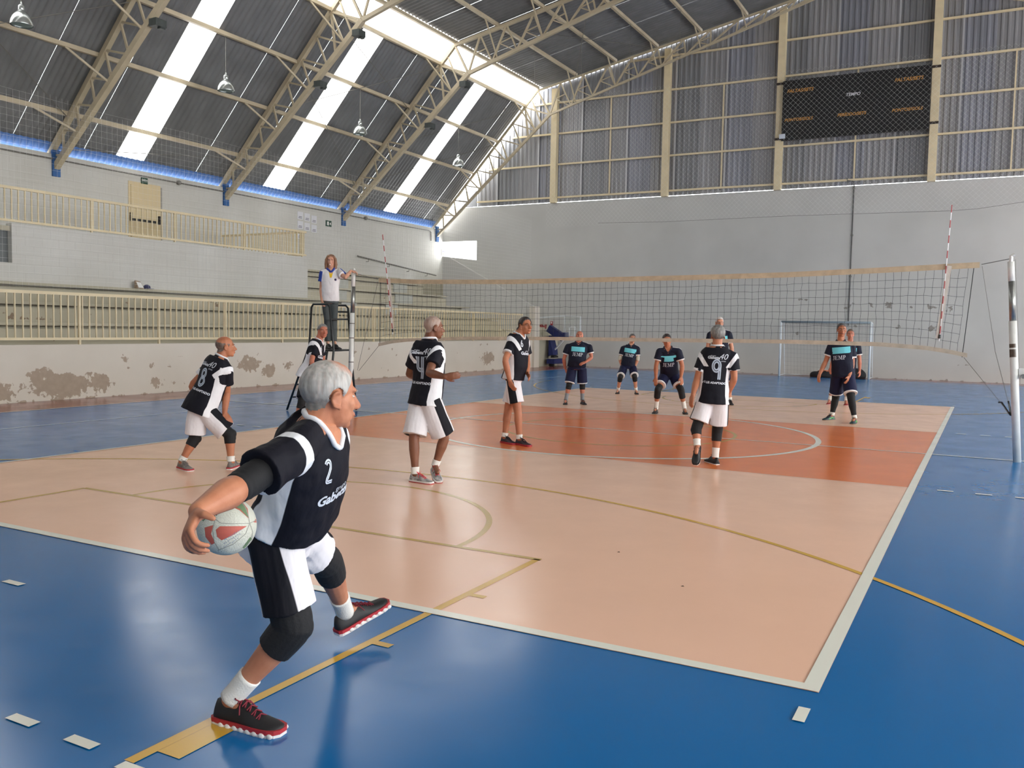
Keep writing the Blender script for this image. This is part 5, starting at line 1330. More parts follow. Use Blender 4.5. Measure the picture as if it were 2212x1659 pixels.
DIG = {'8': [arcp(0, .24, .2, .22, -90, 270, 28), arcp(0, -.24, .22, .24, 90, 450, 28)],
       '9': [arcp(0, .22, .21, .25, -60, 180, 22) + arcp(0, .22, .21, .25, 180, 310, 12), lp((.21, .2), (.21, -.46), 8)],
       '4': [lp((-.16, .48), (-.16, .08), 5) + arcp(.02, .04, .18, .14, 180, 270, 8) + lp((.06, -.10), (.26, -.10), 3), lp((.16, .48), (.16, -.48), 10)],
       '2': [arcp(0, .26, .2, .22, 150, -35, 18) + lp((.12, .10), (-.18, -.26), 6) + arcp(-.05, -.33, .14, .12, 160, 270, 6) + lp((-.03, -.45), (.22, -.45), 4)],
       '6': [lp((.12, .48), (-.16, .05), 5) + arcp(0, -.22, .21, .25, 140, 500, 28)]}
def serif_text(txt, size):
    R4 = lambda a, b, c, d: ([(a, b), (c, b), (c, d), (a, d)], None)
    G = {'J': (.50, [R4(.2, .2, .34, 1), R4(.08, .94, .46, 1)], [(arcp(.12, .18, .15, .16, 0, -160, 10), .08)]),
         'E': (.78, [R4(.08, 0, .22, 1), R4(0, .94, .62, 1), R4(0, 0, .66, .06), R4(.2, .47, .48, .53), R4(.56, .8, .62, 1), R4(.60, 0, .66, .2), R4(.45, .38, .5, .62)], []),
         'M': (1.08, [R4(.10, 0, .16, 1), R4(.74, 0, .88, 1), R4(0, .94, .26, 1), R4(0, 0, .26, .06), R4(.64, 0, .98, .06), R4(.72, .94, .98, 1), ([(.12, 1), (.27, 1), (.54, .05), (.46, .05)], None), ([(.46, .05), (.52, .05), (.78, 1), (.71, 1)], None)], []),
         'P': (.72, [R4(.08, 0, .22, 1), R4(0, 0, .34, .06), R4(0, .94, .36, 1), R4(.2, .48, .36, .54)], [(arcp(.35, .74, .20, .23, 92, -92, 14), .11)])}
    V = []; F = []; x0 = 0
    for ch in txt:
        wd, polys, rib = G[ch]
        for p, _ in polys:
            n = len(V); a, b, c, d = [np.array(q) for q in p]; m = 5
            for i in range(m + 1):
                t = i / m; l = a + (d - a)*t; r = b + (c - b)*t
                for k in range(4): q = l + (r - l)*k/3; V.append((q[0] + x0, q[1], 0))
            F += [[n+i*4+k, n+i*4+k+1, n+i*4+k+5, n+i*4+k+4] for i in range(m) for k in range(3)]
        for path, wdt in rib:
            v, f = ribbon(path, wdt); n = len(V); V += [(q[0] + x0, q[1], 0) for q in v]; F += [[i + n for i in k] for k in f]
        x0 += wd
    V = np.array(V); V[:, 0] -= x0/2; return V*size, F
def decal(dc, frame, bvh, TL_, S, root, O, up, J):
    c, r, f = frame(dc['t']); front = dc.get('front', False)
    X = -r if front else r; out = f if front else -f
    if 'out' in dc: out = nz(r*dc['out'][0] + f*dc['out'][1]); X = nz(np.cross(up, out))
    if dc.get('serif'):
        V, F = serif_text(dc['serif'], dc['size'])
    elif 'digit' in dc:
        VV = []; FF = []
        for path in DIG[dc['digit']]:
            for o_ in ((-.055, .055) if dc.get('double', True) else (0,)):
                v, q = ribbon(offset(path, o_), .080 if dc.get('double', True) else .12); FF += [[i + sum(len(x) for x in VV) for i in k] for k in q]; VV.append(v)
        V = np.concatenate(VV)*dc['size']*np.array((.78, 1, 1)); F = FF
    else:
        V, F = text_mesh(dc['text'], dc['size'], dc.get('shear', 0), dc.get('bold', 0), dc.get('cut', .02), 'CENTER', dc.get('spacing', 1.0))
    if dc.get('rot'): a = math.radians(dc['rot']); V = np.c_[V[:, 0]*math.cos(a) - V[:, 1]*math.sin(a), V[:, 0]*math.sin(a) + V[:, 1]*math.cos(a), V[:, 2]]
    base = c + X*dc.get('x', 0)*S; P = []
    for v in V:
        p = base + X*v[0] + up*v[1] + out*.45; h = bvh.ray_cast(Vector(p), Vector(-out), .9)
        P.append(np.array(h[0]) + np.array(h[1])*.0025 if h[0] is not None else p - out*.3)
    P = np.array(P); me = mesh_data(dc.get('name', 'lettering'), P - O, F, dc['mat']); o = bpy.data.objects.new(dc.get('name', 'lettering'), me); COL.objects.link(o); o.parent = root
    return o
# ================================================================== the people in the picture
M_EYEW = mat('eye_white', (214, 206, 198), .3); M_IRIS = mat('iris_dark', (40, 28, 22), .25); M_LIP = mat('lip_brown', (150, 84, 74), .5); M_BROW = mat('brow_dark', (70, 56, 48), .8); M_BROWG = mat('brow_grey', (150, 144, 138), .8)
M_CLOTHW = mat('collar_white', (226, 226, 228), .8); M_COLN = mat('collar_navy', (24, 28, 48), .8); M_PAD = mat('black_stretch_fabric', (15, 15, 17), .8, bump=.2, bscale=90); M_SOCK = mat('sock_white', (226, 224, 216), .85, bump=.25, bscale=140)
M_SOCKG = mat('sock_grey', (132, 136, 140), .85, bump=.25, bscale=140); M_BEIGE = mat('elbow_beige', (186, 182, 166), .85); M_NUM = mat('print_white', (208, 214, 222), .55); M_NUMB = mat('print_silver', (176, 190, 206), .55)
SK = {k: skin_mat('skin_' + k, c) for k, c in dict(tan=(196, 134, 102), light=(206, 150, 122), brown=(128, 84, 62), warm=(182, 120, 88), fair=(212, 162, 136), red=(190, 122, 98)).items()}
SKC = dict(tan=(196, 134, 102), light=(206, 150, 122), brown=(128, 84, 62), warm=(182, 120, 88), fair=(212, 162, 136), red=(190, 122, 98))
GAB = {k: garment_mat('jersey_black_white_' + k, (16, 16, 26), (230, 231, 234), None, SKC[k]) for k in SKC}
JEM = {k: garment_mat('jersey_navy_' + k, (20, 24, 42), (228, 228, 226), (112, 200, 212), SKC[k]) for k in ('red', 'tan', 'warm', 'light', 'fair')}
M_SHG = garment_mat('shorts_white_black', (226, 222, 224), (17, 17, 24)); M_SHJ = garment_mat('shorts_navy', (24, 27, 56), (226, 224, 222))
M_POLO = garment_mat('polo_white_blue', (224, 222, 222), (40, 66, 150), (226, 186, 40), SKC['fair']); M_TROU = garment_mat('trousers_grey', (72, 78, 78), (72, 78, 78))
HG = hair_mat('hair_grey', (150, 147, 140), (192, 188, 181)); HD = hair_mat('hair_dark', (20, 18, 18), (46, 42, 42)); HS = hair_mat('hair_salt', (84, 86, 84), (150, 150, 146)); HW = hair_mat('hair_white', (196, 190, 184), (226, 222, 218)); HT = hair_mat('hair_thin_dark', (72, 62, 56), (120, 104, 94)); HB = hair_mat('hair_light_brown', (104, 72, 52), (160, 118, 86)); HBG = hair_mat('hair_dark_grey', (58, 58, 58), (96, 94, 92))
def st(upper, sole, mid_, lace=None, **k): return dict(upper=upper, sole=sole, mid=mid_, lace=lace, **k)
U_BLK = mat('shoe_black', (24, 23, 25), .6, var=.15, vscale=30); U_GRY = mat('shoe_grey', (132, 126, 120), .6, var=.15, vscale=30, rgb2=(96, 88, 84)); U_WHT = mat('shoe_white_black', (196, 192, 188), .5, rgb2=(60, 56, 58), vscale=24); U_RED = mat('shoe_red', (168, 40, 40), .5, rgb2=(60, 52, 40), vscale=16); U_GRN = mat('shoe_green_black', (28, 52, 58), .5, rgb2=(40, 66, 70), vscale=20); U_MAR = mat('shoe_maroon', (60, 28, 36), .6, rgb2=(30, 22, 32), vscale=14)
L_RED = mat('lace_dark_red', (120, 26, 44), .7); L_RED2 = mat('lace_red', (206, 34, 40), .7); S_RED = mat('sole_red', (168, 40, 48), .6); S_WHT = mat('sole_white', (222, 218, 214), .6); S_BLK = mat('sole_black', (28, 27, 28), .7); L_BLK = mat('lace_black', (26, 26, 28), .8); L_GRN = mat('stripe_green', (110, 226, 90), .5); S_GUM = mat('sole_gum', (130, 104, 80), .7)
SHOE_SERVER = st(U_BLK, S_WHT, S_RED, L_RED, pods=True, pod_mat=S_WHT, k=1.1)
SHOE_BLK = st(U_BLK, S_BLK, S_BLK, L_BLK)

def gab_back(n, x=.0, nx=0.0, lx=0.0, sz=.235):
    return [dict(digit=n, t=.50, x=nx, size=sz, mat=M_NUMB, name='number'),
            dict(text='Gabetta', t=.735, x=lx - .045, size=.044, mat=M_NUM, bold=.0016, shear=.1), dict(text='grupo', t=.785, x=lx - .055, size=.026, mat=M_NUM, shear=.1),
            dict(text='40', t=.735, x=lx + .065, size=.095, mat=M_NUM, shear=.3), dict(text='anos', t=.685, x=lx + .07, size=.028, mat=M_NUM, shear=.3),
            dict(text='VÔLEI ADAPTADO', t=.215, x=x, size=.033, mat=M_NUM, bold=.0016)]
def gab_front(n, xs=1):
    return [dict(digit=n, t=.76, x=-.075*xs, size=.085, mat=M_NUM, front=True, name='number'), dict(text='Gabetta', t=.50, x=-.01, size=.058, mat=M_NUM, bold=.002, shear=.1, front=True), dict(text='grupo', t=.575, x=.02, size=.030, mat=M_NUM, shear=.1, front=True)]
JEMP_T = [dict(serif='JEMP', t=.41, x=.0, size=.072, mat=M_NUM, front=True)]
KP = dict(t0=.72, t1=1.34)

SPECS = []
SPECS.append(dict(id='server', label='grey-haired server in black and white jersey number 2 holding the ball, nearest of all', S=1.0, D=3.53, girth=1.06, panel=.068, belly=.02, limb=1.06, voxel=.0045, kit='gabetta', skin=SK['tan'], skin_key='tan', shirt_mat=GAB['tan'],
    pelvis=(606, 1140), neck=(690, 908, -1), head=(707, 853, 0), head_dir=(.78, -.04, -.62), smooth=7, fore=1.15, shw=1.1, hair='short', hair_mat=HG, dark=1.0, hair_t=.009, bare=[(.01, .03, .115, .05), (.02, .055, .09, .035)], brow=M_BROWG, hk=1.04,
    shR=(636, 974, -1), shL=(712, 940, 1), elR=(520, 1050, -1), wrR=(428, 1104, -1), elL=(700, 1020, 1), wrL=(672, 1080, 0),
    hipR=(588, 1165, -1), hipL=(633, 1160, 1), knR=(634, 1352, -1), anR=(498, 1510, .10), toeR=(601, 1570, .03), knL=(706, 1214, 9, .47), anL=(745, 1322, None, .90), toeL=(820, 1276, None, 1.05), pitchL=True,
    haR=((-.12, -.68, .7), (.85, -.35, -.4), 1, (.70, .72, .55), ((.35, .75, .45), (.25, .35, .85))), haL=((.2, -.9, -.2), (-.3, 0, -.9), -1),
    hem=.12, flare=.02, sleeve=.66, sleeve_w=1.12, shorts_len=.80, cutL=.62, shorts_w=1.02, kneeR=dict(t0=.74, t1=1.30, w=1.14), kneeL=dict(t0=.70, t1=1.26, w=1.06), sock=dict(t0=1.68, w=.046, mat=M_SOCK), elbowR=(.62, 1.14, M_PAD, 1.02), shoe=SHOE_SERVER, fold=.010,
    decals=gab_front('2')))
SPECS.append(dict(id='p8', label='balding player number 8 crouching with hand on knee near the left sideline', S=.97, girth=1.05, kit='gabetta', skin=SK['warm'], shirt_mat=GAB['warm'], voxel=.0065,
    pelvis=(434, 872, 0), neck=(478, 771, 1), head=(485, 749, 0), head_dir=(.85, .08, -.5), hair='ring', hair_mat=HT, hair_t=.004,
    shR=(489, 799, -1), shL=(463, 785, 1), elR=(490, 848, 1), wrR=(485, 892, -1), elL=(414, 832, 1), wrL=(432, 872, 1), haR=((.55, -.8, .1), (-.3, -.5, -.6), -1), haL=((.3, -.9, 0), (0, 0, -1), -1),
    hipR=(441, 888, -1), hipL=(426, 888, 1), knR=(496, 938, 0), anR=(499, 997), toeR=(517, 1000), knL=(421, 946, 0), anL=(392, 997), toeL=(414, 1013), hem=-.20, shorts_len=.86, shorts_w=1.1, knee=KP, sock=dict(t0=1.80, mat=M_SOCK), shoe=st(U_GRY, S_WHT, S_RED, U_GRY),
    decals=gab_back('8', x=-.01, nx=-.01, sz=.19)))
SPECS.append(dict(id='pL', label='grey-haired player glancing to the camera in front of the referee stand', S=.97, kit='gabetta', skin=SK['red'], shirt_mat=GAB['red'],
    pelvis=(663, 805, 0), neck=(689, 732, 0), head=(697, 715, 0), head_dir=(.5, -.02, .86), hair='short', hair_mat=HS, shR=(680, 751, -1), shL=(692, 746, 1), elR=(673, 781, -1), wrR=(680, 806, 0), elL=(698, 780, 1), wrL=(690, 806, 0), haR=((.3, -.9, .1), (.3, 0, -.9), -1), haL=((.2, -.9, 0), (0, 0, -1), 1),
    hipR=(661, 816, -1), hipL=(668, 815, 1), knR=(651, 872, 0), anR=(640, 904), toeR=(655, 912), knL=(668, 868, 0), anL=(676, 897), toeL=(692, 902), hem=-.16, shorts_len=.80, knee=KP, sock=dict(t0=1.8, mat=M_SOCK), shoe=SHOE_BLK, decals=gab_front('6')))
SPECS.append(dict(id='p4', label='dark-skinned player number 4 with close-cropped grey hair walking to the right', S=.985, girth=1.04, kit='gabetta', skin=SK['brown'], shirt_mat=GAB['brown'], voxel=.0065,
    pelvis=(918, 856, 0), neck=(927, 733, 0), head=(935, 707, 0), head_dir=(.9, .0, -.44), hair='short', hair_mat=hair_mat('hair_cropped_grey', (146, 120, 106), (172, 152, 140)), hair_t=.002, shR=(942, 759, -1), shL=(900, 762, 1), elR=(927, 806, -1), wrR=(961, 814, -1), elL=(884, 808, 1), wrL=(900, 815, 1), haR=((.95, .1, .1), (-.1, .2, -.9), -1), haL=((.9, 0, -.2), (0, 0, -1), 1),
    hipR=(929, 868, -1), hipL=(909, 868, 1), knR=(960, 946, 9, .05), anR=(940, 1006, .155), toeR=(957, 1044, .035), pitchR=True, knL=(894, 948, 0), anL=(897, 1024), toeL=(917, 1038), hem=-.15, shorts_len=.90, shorts_w=1.2, sock=dict(t0=1.80, mat=M_SOCK), shoe=st(U_WHT, S_RED, S_WHT, L_RED2), decals=gab_back('4')))
SPECS.append(dict(id='p6', label='dark-haired player with glasses standing sideways, looking back to the camera', S=1.01, kit='gabetta', skin=SK['warm'], shirt_mat=GAB['warm'], glasses=True, voxel=.0065,
    pelvis=(1109, 808, 0), neck=(1121, 719, 0), head=(1134, 704, 0), head_dir=(.55, .06, .83), hair='short', hair_mat=HD, hair_t=.012, shR=(1106, 741, -1), shL=(1133, 738, 1), elR=(1091, 778, -1), wrR=(1101, 822, 1), elL=(1139, 780, 1), wrL=(1139, 806, -1), haR=((.4, -.9, .1), (.6, .2, -.7), -1), haL=((.3, -.6, .7), (-.8, 0, .2), -1),
    hipR=(1107, 822, -1), hipL=(1112, 821, 1), knR=(1119, 890, 0), anR=(1122, 948), toeR=(1152, 962), knL=(1097, 888, 0), anL=(1090, 944), toeL=(1109, 956), hem=-.13, shorts_len=.72, shorts_w=1.0, sock=dict(t0=1.84, mat=M_SOCK), shoe=st(U_MAR, S_RED, S_RED, L_BLK), decals=gab_front('6')))
SPECS.append(dict(id='p9', label='player number 9 with thick grey hair seen from behind, walking to the net', S=.97, girth=1.06, kit='gabetta', skin=SK['warm'], shirt_mat=GAB['warm'], voxel=.0065,
    pelvis=(1540, 850, 0), neck=(1549, 748, 0), head=(1551, 724, 0), head_dir=(.12, .0, -1), dark=.6, hair='short', hair_mat=HS, hair_t=.016, shL=(1520, 771, 0), shR=(1583, 772, 0), elL=(1505, 821, 0), wrL=(1497, 853, -1), elR=(1586, 818, 0), wrR=(1574, 848, 1), haL=((-.25, -.95, 0), (.8, 0, -.4), -1), haR=((-.3, -.9, 0), (-.8, 0, -.4), 1),
    hipL=(1525, 866, 0), hipR=(1556, 866, 0), knL=(1504, 926, 9, -.02), anL=(1506, 963, .24), toeL=(1500, 1004, .04), pitchL=True, knR=(1549, 933, 0), anR=(1545, 988), toeR=(1537, 995), hem=-.21, shorts_len=.74, shorts_w=1.12, knee=dict(t0=.60, t1=1.36), sock=dict(t0=1.62, mat=M_SOCK), shoe=st(U_BLK, S_WHT, S_BLK, L_BLK), decals=gab_back('9', x=.0, nx=.015, lx=.02)))
SPECS.append(dict(id='b1', label='heavy bald player in navy jersey with hand on hip, standing by the hoop', S=.94, girth=1.18, belly=.045, kit='jemp', skin=SK['red'], shirt_mat=JEM['red'],
    pelvis=(1246, 790, 0), neck=(1250, 739, 0), head=(1252, 726, 0), head_dir=(-.1, .12, 1), hair=None, shR=(1227, 749, 0), shL=(1273, 749, 0), elR=(1218, 776, 0), wrR=(1221, 796, 1), elL=(1278, 772, 0), wrL=(1265, 782, -1), haR=((.3, -.95, .1), (.8, 0, -.3), 1), haL=((-.8, -.3, .3), (0, -.5, -.6), -1),
    hipR=(1236, 799, 0), hipL=(1257, 799, 0), knR=(1229, 833, 0), anR=(1222, 865), toeR=(1219, 874), knL=(1258, 834, 0), anL=(1258, 865), toeL=(1267, 873), hem=-.05, shorts_len=.84, shorts_w=1.08, knee=dict(t0=.72, t1=1.25), sock=dict(t0=1.5, mat=M_SOCKG), shoe=SHOE_BLK, decals=JEMP_T))
SPECS.append(dict(id='b2', label='navy-jersey player with beige elbow pads bending with hands on knees, farthest of the row', S=.97, kit='jemp', skin=SK['light'], shirt_mat=JEM['light'],
    pelvis=(1356, 789, .1), neck=(1364, 744, -1), head=(1366, 731, 0), head_dir=(.08, -.05, 1), hair='short', hair_mat=HBG, shR=(1346, 753, 0), shL=(1377, 753, 0), elR=(1339, 776, 0), wrR=(1344, 793, 0), elL=(1377, 777, 0), wrL=(1371, 793, 0), haR=((.2, -.9, .3), (.1, -.3, -.9), -1), haL=((-.2, -.9, .3), (-.1, -.3, -.9), -1),
    hipR=(1347, 796, 0), hipL=(1366, 796, 0), knR=(1340, 815, -1), anR=(1335, 843), toeR=(1329, 851), knL=(1371, 814, -1), anL=(1374, 844), toeL=(1380, 852), hem=-.02, shorts_len=.86, knee=dict(t0=.8, t1=1.3), sock=dict(t0=1.75, mat=M_SOCK), elbowR=(.68, 1.08, M_BEIGE, 1.1), elbowL=(.68, 1.08, M_BEIGE, 1.1), shoe=SHOE_BLK, decals=JEMP_T))
SPECS.append(dict(id='b3', label='black-haired navy-jersey player leaning forward with legs apart and hands on thighs', S=1.0, kit='jemp', skin=SK['warm'], shirt_mat=JEM['warm'],
    pelvis=(1446, 805, .1), neck=(1443, 752, -1), head=(1440, 735, 0), head_dir=(-.05, -.15, 1), hair='short', hair_mat=HD, hair_t=.012, shR=(1425, 759, 0), shL=(1465, 759, 0), elR=(1417, 791, 0), wrR=(1417, 816, 0), elL=(1474, 791, 0), wrL=(1471, 814, 0), haR=((-.1, -.95, .2), (.4, 0, -.8), -1), haL=((.15, -.95, .2), (-.4, 0, -.8), -1),
    hipR=(1436, 814, 0), hipL=(1456, 814, 0), knR=(1421, 842, -1), anR=(1417, 883), toeR=(1410, 893), knL=(1471, 842, -1), anL=(1479, 884), toeL=(1485, 896), hem=-.06, shorts_len=.66, shorts_w=1.05, knee=dict(t0=.72, t1=1.42), sock=dict(t0=1.42, w=.046, mat=M_SOCK), shoe=SHOE_BLK, decals=JEMP_T))
SPECS.append(dict(id='b4', label='tall navy-jersey player in black leggings standing before the goal', S=1.03, girth=1.08, kit='jemp', skin=SK['warm'], shirt_mat=JEM['warm'], voxel=.0065,
    pelvis=(1821, 804, 0), neck=(1816, 736, 0), head=(1818, 713, 0), head_dir=(-.22, .05, 1), hair='short', hair_mat=HBG, glasses=True, shR=(1796, 748, 0), shL=(1840, 749, 0), elR=(1783, 782, 0), wrR=(1771, 807, -1), elL=(1841, 788, 0), wrL=(1834, 813, -1), haR=((-.3, -.9, .2), (.8, 0, -.3), -1), haL=((-.4, -.8, .3), (-.6, 0, -.5), -1),
    hipR=(1809, 813, 0), hipL=(1833, 813, 0), knR=(1805, 860, 0), anR=(1797, 897), toeR=(1775, 905), knL=(1839, 863, 0), anL=(1846, 904), toeL=(1837, 915), hem=-.12, shorts_len=.76, shorts_w=1.1, legging=(.6, 1.86), sock=dict(t0=1.82, w=.043, mat=M_SOCK), shoe=st(U_GRN, S_GUM, U_GRN, L_BLK, stripe=L_GRN), decals=[dict(JEMP_T[0], x=-.04)]))
SPECS.append(dict(id='b5', label='navy-jersey player with red shoes half hidden behind the tall one in leggings', S=1.0, kit='jemp', skin=SK['red'], shirt_mat=JEM['red'],
    pelvis=(1830, 796, 0), neck=(1837, 739, 0), head=(1837, 722, 0), head_dir=(-.3, .0, .95), hair='short', hair_mat=HT, hair_t=.004, shR=(1820, 750, 0), shL=(1853, 750, 0), elR=(1800, 776, 0), wrR=(1794, 794, 0), elL=(1857, 778, 0), wrL=(1857, 800, 0), haR=((0, -1, .1), (.6, 0, -.6), -1), haL=((0, -1, .1), (-.6, 0, -.6), -1),
    hipR=(1822, 804, 0), hipL=(1838, 804, 0), knR=(1799, 838, 0), anR=(1792, 865), toeR=(1785, 874), knL=(1830, 840, 0), anL=(1828, 867), toeL=(1827, 877), hem=-.08, shorts_len=.8, sock=dict(t0=1.15, w=.048, mat=M_SOCK), shoe=st(U_RED, S_WHT, S_RED, L_BLK), decals=[]))
SPECS.append(dict(id='b6', label='white-haired player with glasses standing directly behind number 9', S=1.06, kit='jemp', skin=SK['light'], shirt_mat=JEM['light'], glasses=True,
    pelvis=(1556, 782, 0), neck=(1555, 712, 0), head=(1554, 697, 0), head_dir=(0, -.05, 1), hair='short', hair_mat=HW, brow=M_BROWG, shR=(1535, 722, 0), shL=(1574, 722, 0), elR=(1528, 753, 0), wrR=(1533, 778, 0), elL=(1581, 753, 0), wrL=(1579, 779, 0), haR=((0, -1, .1), (.6, 0, -.6), 1), haL=((0, -1, .1), (-.6, 0, -.6), -1),
    hipR=(1547, 791, 0), hipL=(1565, 791, 0), knR=(1541, 832, 0), anR=(1537, 864), toeR=(1534, 872), knL=(1574, 832, 0), anL=(1577, 865), toeL=(1581, 873), hem=-.1, shorts_len=.82, sock=dict(t0=1.8, mat=M_SOCK), shoe=SHOE_BLK, decals=JEMP_T))
SPECS.append(dict(id='ref', label='woman referee in white polo with a whistle, standing on the black stand', S=.985, female=True, ground=STAND_Z, kit='polo', skin=SK['fair'], shirt_mat=M_POLO, collar=mat('collar_blue', (38, 64, 148), .8), D=depth_of(STAND_C),
    pelvis=(713, 645, -.02), neck=(715, 582, 0), head=(715, 564, 0), head_dir=(.1, -.04, 1), hair='short', hair_mat=HB, hair_t=.012, shR=(698, 590, 0), shL=(732, 587, 0), elR=(694, 621, 0), wrR=(695, 648, -1), elL=(746, 600, -1), wrL=(758, 585, 1), haR=((.1, -.95, .2), (.8, 0, -.3), 1), haL=((.75, -.15, -.2), (.1, -.9, -.3), -1), curl=.7,
    hipR=(705, 652, 0), hipL=(721, 652, 0), knR=(707, 694, 0), anR=(708, 738, None, 0), toeR=(712, 747, None, -.08), knL=(721, 694, 0), anL=(722, 738, None, .02), toeL=(731, 746, None, -.1), hem=-.08, flare=.05, sleeve=.6, trousers=True, shorts_mat=M_TROU, shoe=SHOE_BLK))
for sp_ in SPECS:
    if ONLY and sp_['id'] not in ONLY: continue
    sp_.setdefault('shorts_mat', M_SHG if sp_['kit'] == 'gabetta' else M_SHJ); sp_['debug'] = True
    sp_['group'] = 'players in black and white jerseys' if sp_['kit'] == 'gabetta' else 'players in navy jerseys' if sp_['kit'] == 'jemp' else None
    person(sp_)
# ================================================================== ball in the server's hand
if 'server' in PEOPLE:
    BC = unp(490, 1136, 3.12); BR = .1025
    ball = empty('volleyball', tuple(BC - np.array((0, 0, BR)))); tag(ball, 'scuffed white volleyball with red and green panels in the server\'s hand', 'ball')
    BO = np.array(ball.location)
    M_BALL = mat('ball_offwhite', (206, 206, 190), .55, var=.08, vscale=14, bump=.3, bscale=160)
    v, f = uvsphere(48, 30); obj('ball_skin', mesh_data('ball_skin', v*BR + BC - BO, f, M_BALL, True), ball)
    bt = nz(CAM_LOC - BC); bx = nz(np.cross((0, 0, 1.), bt)); by = np.cross(bt, bx)
    def ball_patch(name, V2, F, m, lift=.0006):
        P = []
        for x, y in V2:
            r2 = x*x + y*y; k = min(1.0, .995/math.sqrt(r2) if r2 > .99 else 1.0); x, y = x*k, y*k; z = math.sqrt(max(0, 1 - x*x - y*y)); P.append(BC - BO + (bx*x + by*y + bt*z)*(BR + lift))
        obj(name, mesh_data(name, P, F, m), ball)
    def ball_poly(name, pts, m, lift=.0006):
        bm = bmesh.new(); vs = [bm.verts.new((x, y, 0)) for x, y in pts]; bm.faces.new(vs)
        for ax in (0, 1):
            for c in np.arange(-1, 1, .06):
                n = [0, 0, 0]; n[ax] = 1; p = [0, 0, 0]; p[ax] = c
                bmesh.ops.bisect_plane(bm, geom=bm.verts[:]+bm.edges[:]+bm.faces[:], plane_co=p, plane_no=n)
        bmesh.ops.triangulate(bm, faces=bm.faces[:]); bm.verts.index_update()
        ball_patch(name, [(v.co.x, v.co.y) for v in bm.verts], [[v.index for v in f.verts] for f in bm.faces], m, lift); bm.free()
    M_BG = mat('ball_green', (104, 128, 92), .6, var=.15, vscale=30); M_BRD = mat('ball_red', (186, 92, 76), .6, var=.12, vscale=30); M_BSM = mat('ball_seam', (150, 150, 138), .7); M_BINK = mat('ball_print_black', (52, 54, 50), .6); M_BBL = mat('ball_print_blue', (112, 132, 156), .6)
    ball_poly('red_outline', [(-.02, .86), (.2, .95), (.46, .86), (.68, .55), (.72, .2), (.42, .50), (.08, .67)], M_BRD, .0004)
    ball_poly('green_panel', [(0, .83), (.2, .92), (.43, .83), (.65, .54), (.70, .24), (.43, .54), (.09, .70)], M_BG)
    ball_poly('green_panel', [(-.86, .41), (-.72, .67), (-.43, .86), (-.40, .60), (-.60, .33), (-.76, .18)], M_BG)
    ball_poly('green_panel', [(-.28, .92), (-.02, .97), (-.22, .80)], M_BG)
    ball_poly('green_panel', [(.50, -.76), (.76, -.41), (.83, -.50), (.56, -.80)], M_BG)
    ball_poly('red_panel', [(-.35, -.11), (-.22, .0), (.65, -.04), (.17, -.33), (-.17, -.47), (-.31, -.34)], M_BRD)
    ball_poly('red_panel', [(-.71, -.02), (-.43, .05), (-.5, -.24), (-.37, -.54), (-.49, -.60), (-.68, -.33)], M_BRD)
    ball_poly('red_panel', [(.86, .08), (.96, .20), (.98, .06)], M_BRD)
    for path in ([(-.37, .25), (-.2, .1), (.2, .06), (.74, .05)], [(.74, .05), (.70, .3), (.6, .6), (.42, .86)], [(.74, .05), (.6, -.3), (.2, -.62), (-.3, -.8)], [(.74, .05), (.84, -.25), (.8, -.5), (.62, -.74)], [(-.37, .25), (-.45, -.1), (-.4, -.5), (-.25, -.8)], [(.74, .05), (.9, .12), (.98, .15)]):
        q, _ = along(np.c_[np.array(path), np.zeros(len(path))], [1]*len(path), 24); V_, F_ = ribbon(q[:, :2], .022); ball_patch('seam', V_[:, :2], F_, M_BSM, .0008)
    V_, F_ = text_mesh('PENALTY', .15, .2, .004, .03, 'CENTER'); a = math.radians(62); V_ = np.c_[V_[:, 0]*math.cos(a) - V_[:, 1]*math.sin(a) - .22, V_[:, 0]*math.sin(a) + V_[:, 1]*math.cos(a) + .55]; ball_patch('lettering', V_, F_, M_BINK, .001)
    rb = random.Random(2)
    for k in range(26):
        x0 = -.1 + .06*(k % 9) + rb.uniform(-.02, .02); y0 = -.46 - .12*(k // 9) + .035*(k % 9); V_, F_ = ribbon([(x0, y0), (x0 + .025, y0 + .03), (x0 + .045, y0 + rb.uniform(-.03, .03))], .014); ball_patch('print_mark', V_[:, :2], F_, M_BBL, .001)
    # sock mark on the front foot: three bars and a word
    JJ = PEOPLE['server']['J']; rt2 = PEOPLE['server']['root']; an_, kn_ = JJ['anR'], JJ['knR']; ax_ = nz(kn_ - an_); c_ = an_ + ax_*.075
    o_ = nz(CAM_LOC - c_); o_ = nz(o_ - ax_*(o_ @ ax_)); sx = np.cross(ax_, o_); RS = .0425; OO = PEOPLE['server']['O']
    def sock_patch(nm, V2, F): obj(nm, mesh_data(nm, [c_ + ax_*y + (o_*math.cos(x/RS) + sx*math.sin(x/RS))*(RS + .0012) - OO for x, y in V2], F, M_BINK), rt2)
    for k in range(3): sock_patch('sock_mark', [(-.013 + .010*k, 0), (-.006 + .010*k, 0), (-.006 + .010*k - .004, .006 + .006*k), (-.013 + .010*k - .001, .004 + .006*k)], [(0, 1, 2, 3)])
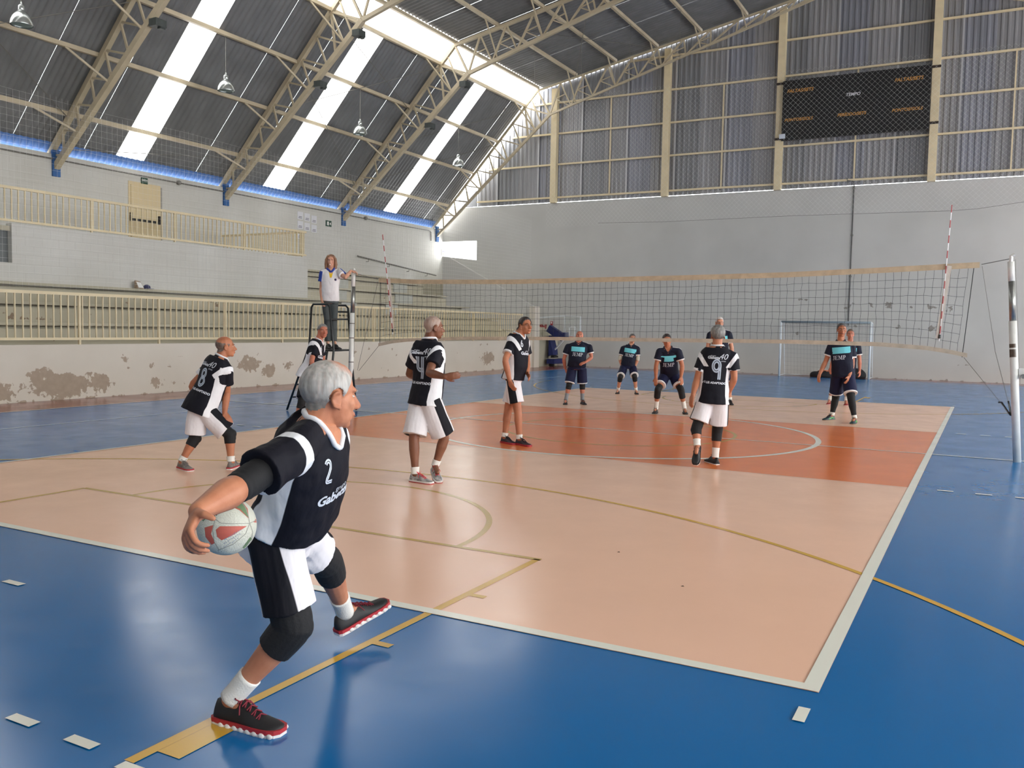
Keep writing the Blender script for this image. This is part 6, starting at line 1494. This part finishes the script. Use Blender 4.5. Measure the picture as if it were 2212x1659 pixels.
    V_, F_ = text_mesh('adidas', .013, 0, .0004, .006, 'CENTER'); sock_patch('sock_lettering', V_[:, :2] + np.array((0, -.012)), F_)
# whistle and long hair of the referee
if 'ref' in PEOPLE:
    R_ = PEOPLE['ref']; hc = R_['J']['head']; fd = vdir(.1, -.04, 1); zz_ = np.array((0, 0, 1.)); xx_ = nz(np.cross(fd, zz_)); hk = R_['S']
    Q = lambda x, y, z: hc + (xx_*x + fd*(y + .012) + zz_*z)*hk
    prt = [ell(Q(0, -.03, .045), (.088*hk, .095*hk, .085*hk), [xx_, fd, zz_])]
    for s in (-1, 1):
        prt += limb([Q(s*.05, .035, .085), Q(s*.083, .025, .02), Q(s*.088, .005, -.06), Q(s*.080, .0, -.14), Q(s*.07, .01, -.175)], np.array([.022, .026, .030, .032, .018])*hk)
        prt += limb([Q(s*.06, -.06, .04), Q(s*.075, -.06, -.06), Q(s*.06, -.055, -.16)], np.array([.04, .045, .03])*hk)
    prt += limb([Q(0, -.085, .04), Q(0, -.09, -.06), Q(0, -.075, -.16)], np.array([.05, .055, .035])*hk)
    hm = remesh(prt, .006, 2); V_ = verts_of(hm); L_ = np.stack([(V_ - hc) @ xx_, (V_ - hc) @ fd, (V_ - hc) @ zz_], 1)/hk
    hm.materials.append(HB); hm.shade_smooth(); set_attr(hm, 'bare', np.zeros(len(V_))); set_attr(hm, 'dark', np.zeros(len(V_))); R_['link'](hm, 'long_hair')
    wh = MB().tube([Q(.0, .10, -.072), Q(.004, .125, -.076)], .006, 8).tube([Q(.004, .128, -.085), Q(.004, .128, -.068)], .010, 10)
    R_['link'](mesh_data('whistle', wh.v, wh.f, M_SW), 'whistle')
    c, r, f = R_['frame'](.66); h = R_['bvh'].ray_cast(Vector(c - r*.085 + f*.4), Vector(-f), .8)
    if h[0] is not None:
        v, f2 = ell(np.array(h[0]), (.022, .022, .022)); R_['link'](mesh_data('badge', (v - np.array(h[0]))*1.0 + np.array(h[0]), f2, mat('badge_dark', (70, 48, 44), .7, rgb2=(60, 60, 110), vscale=40), True), 'badge')
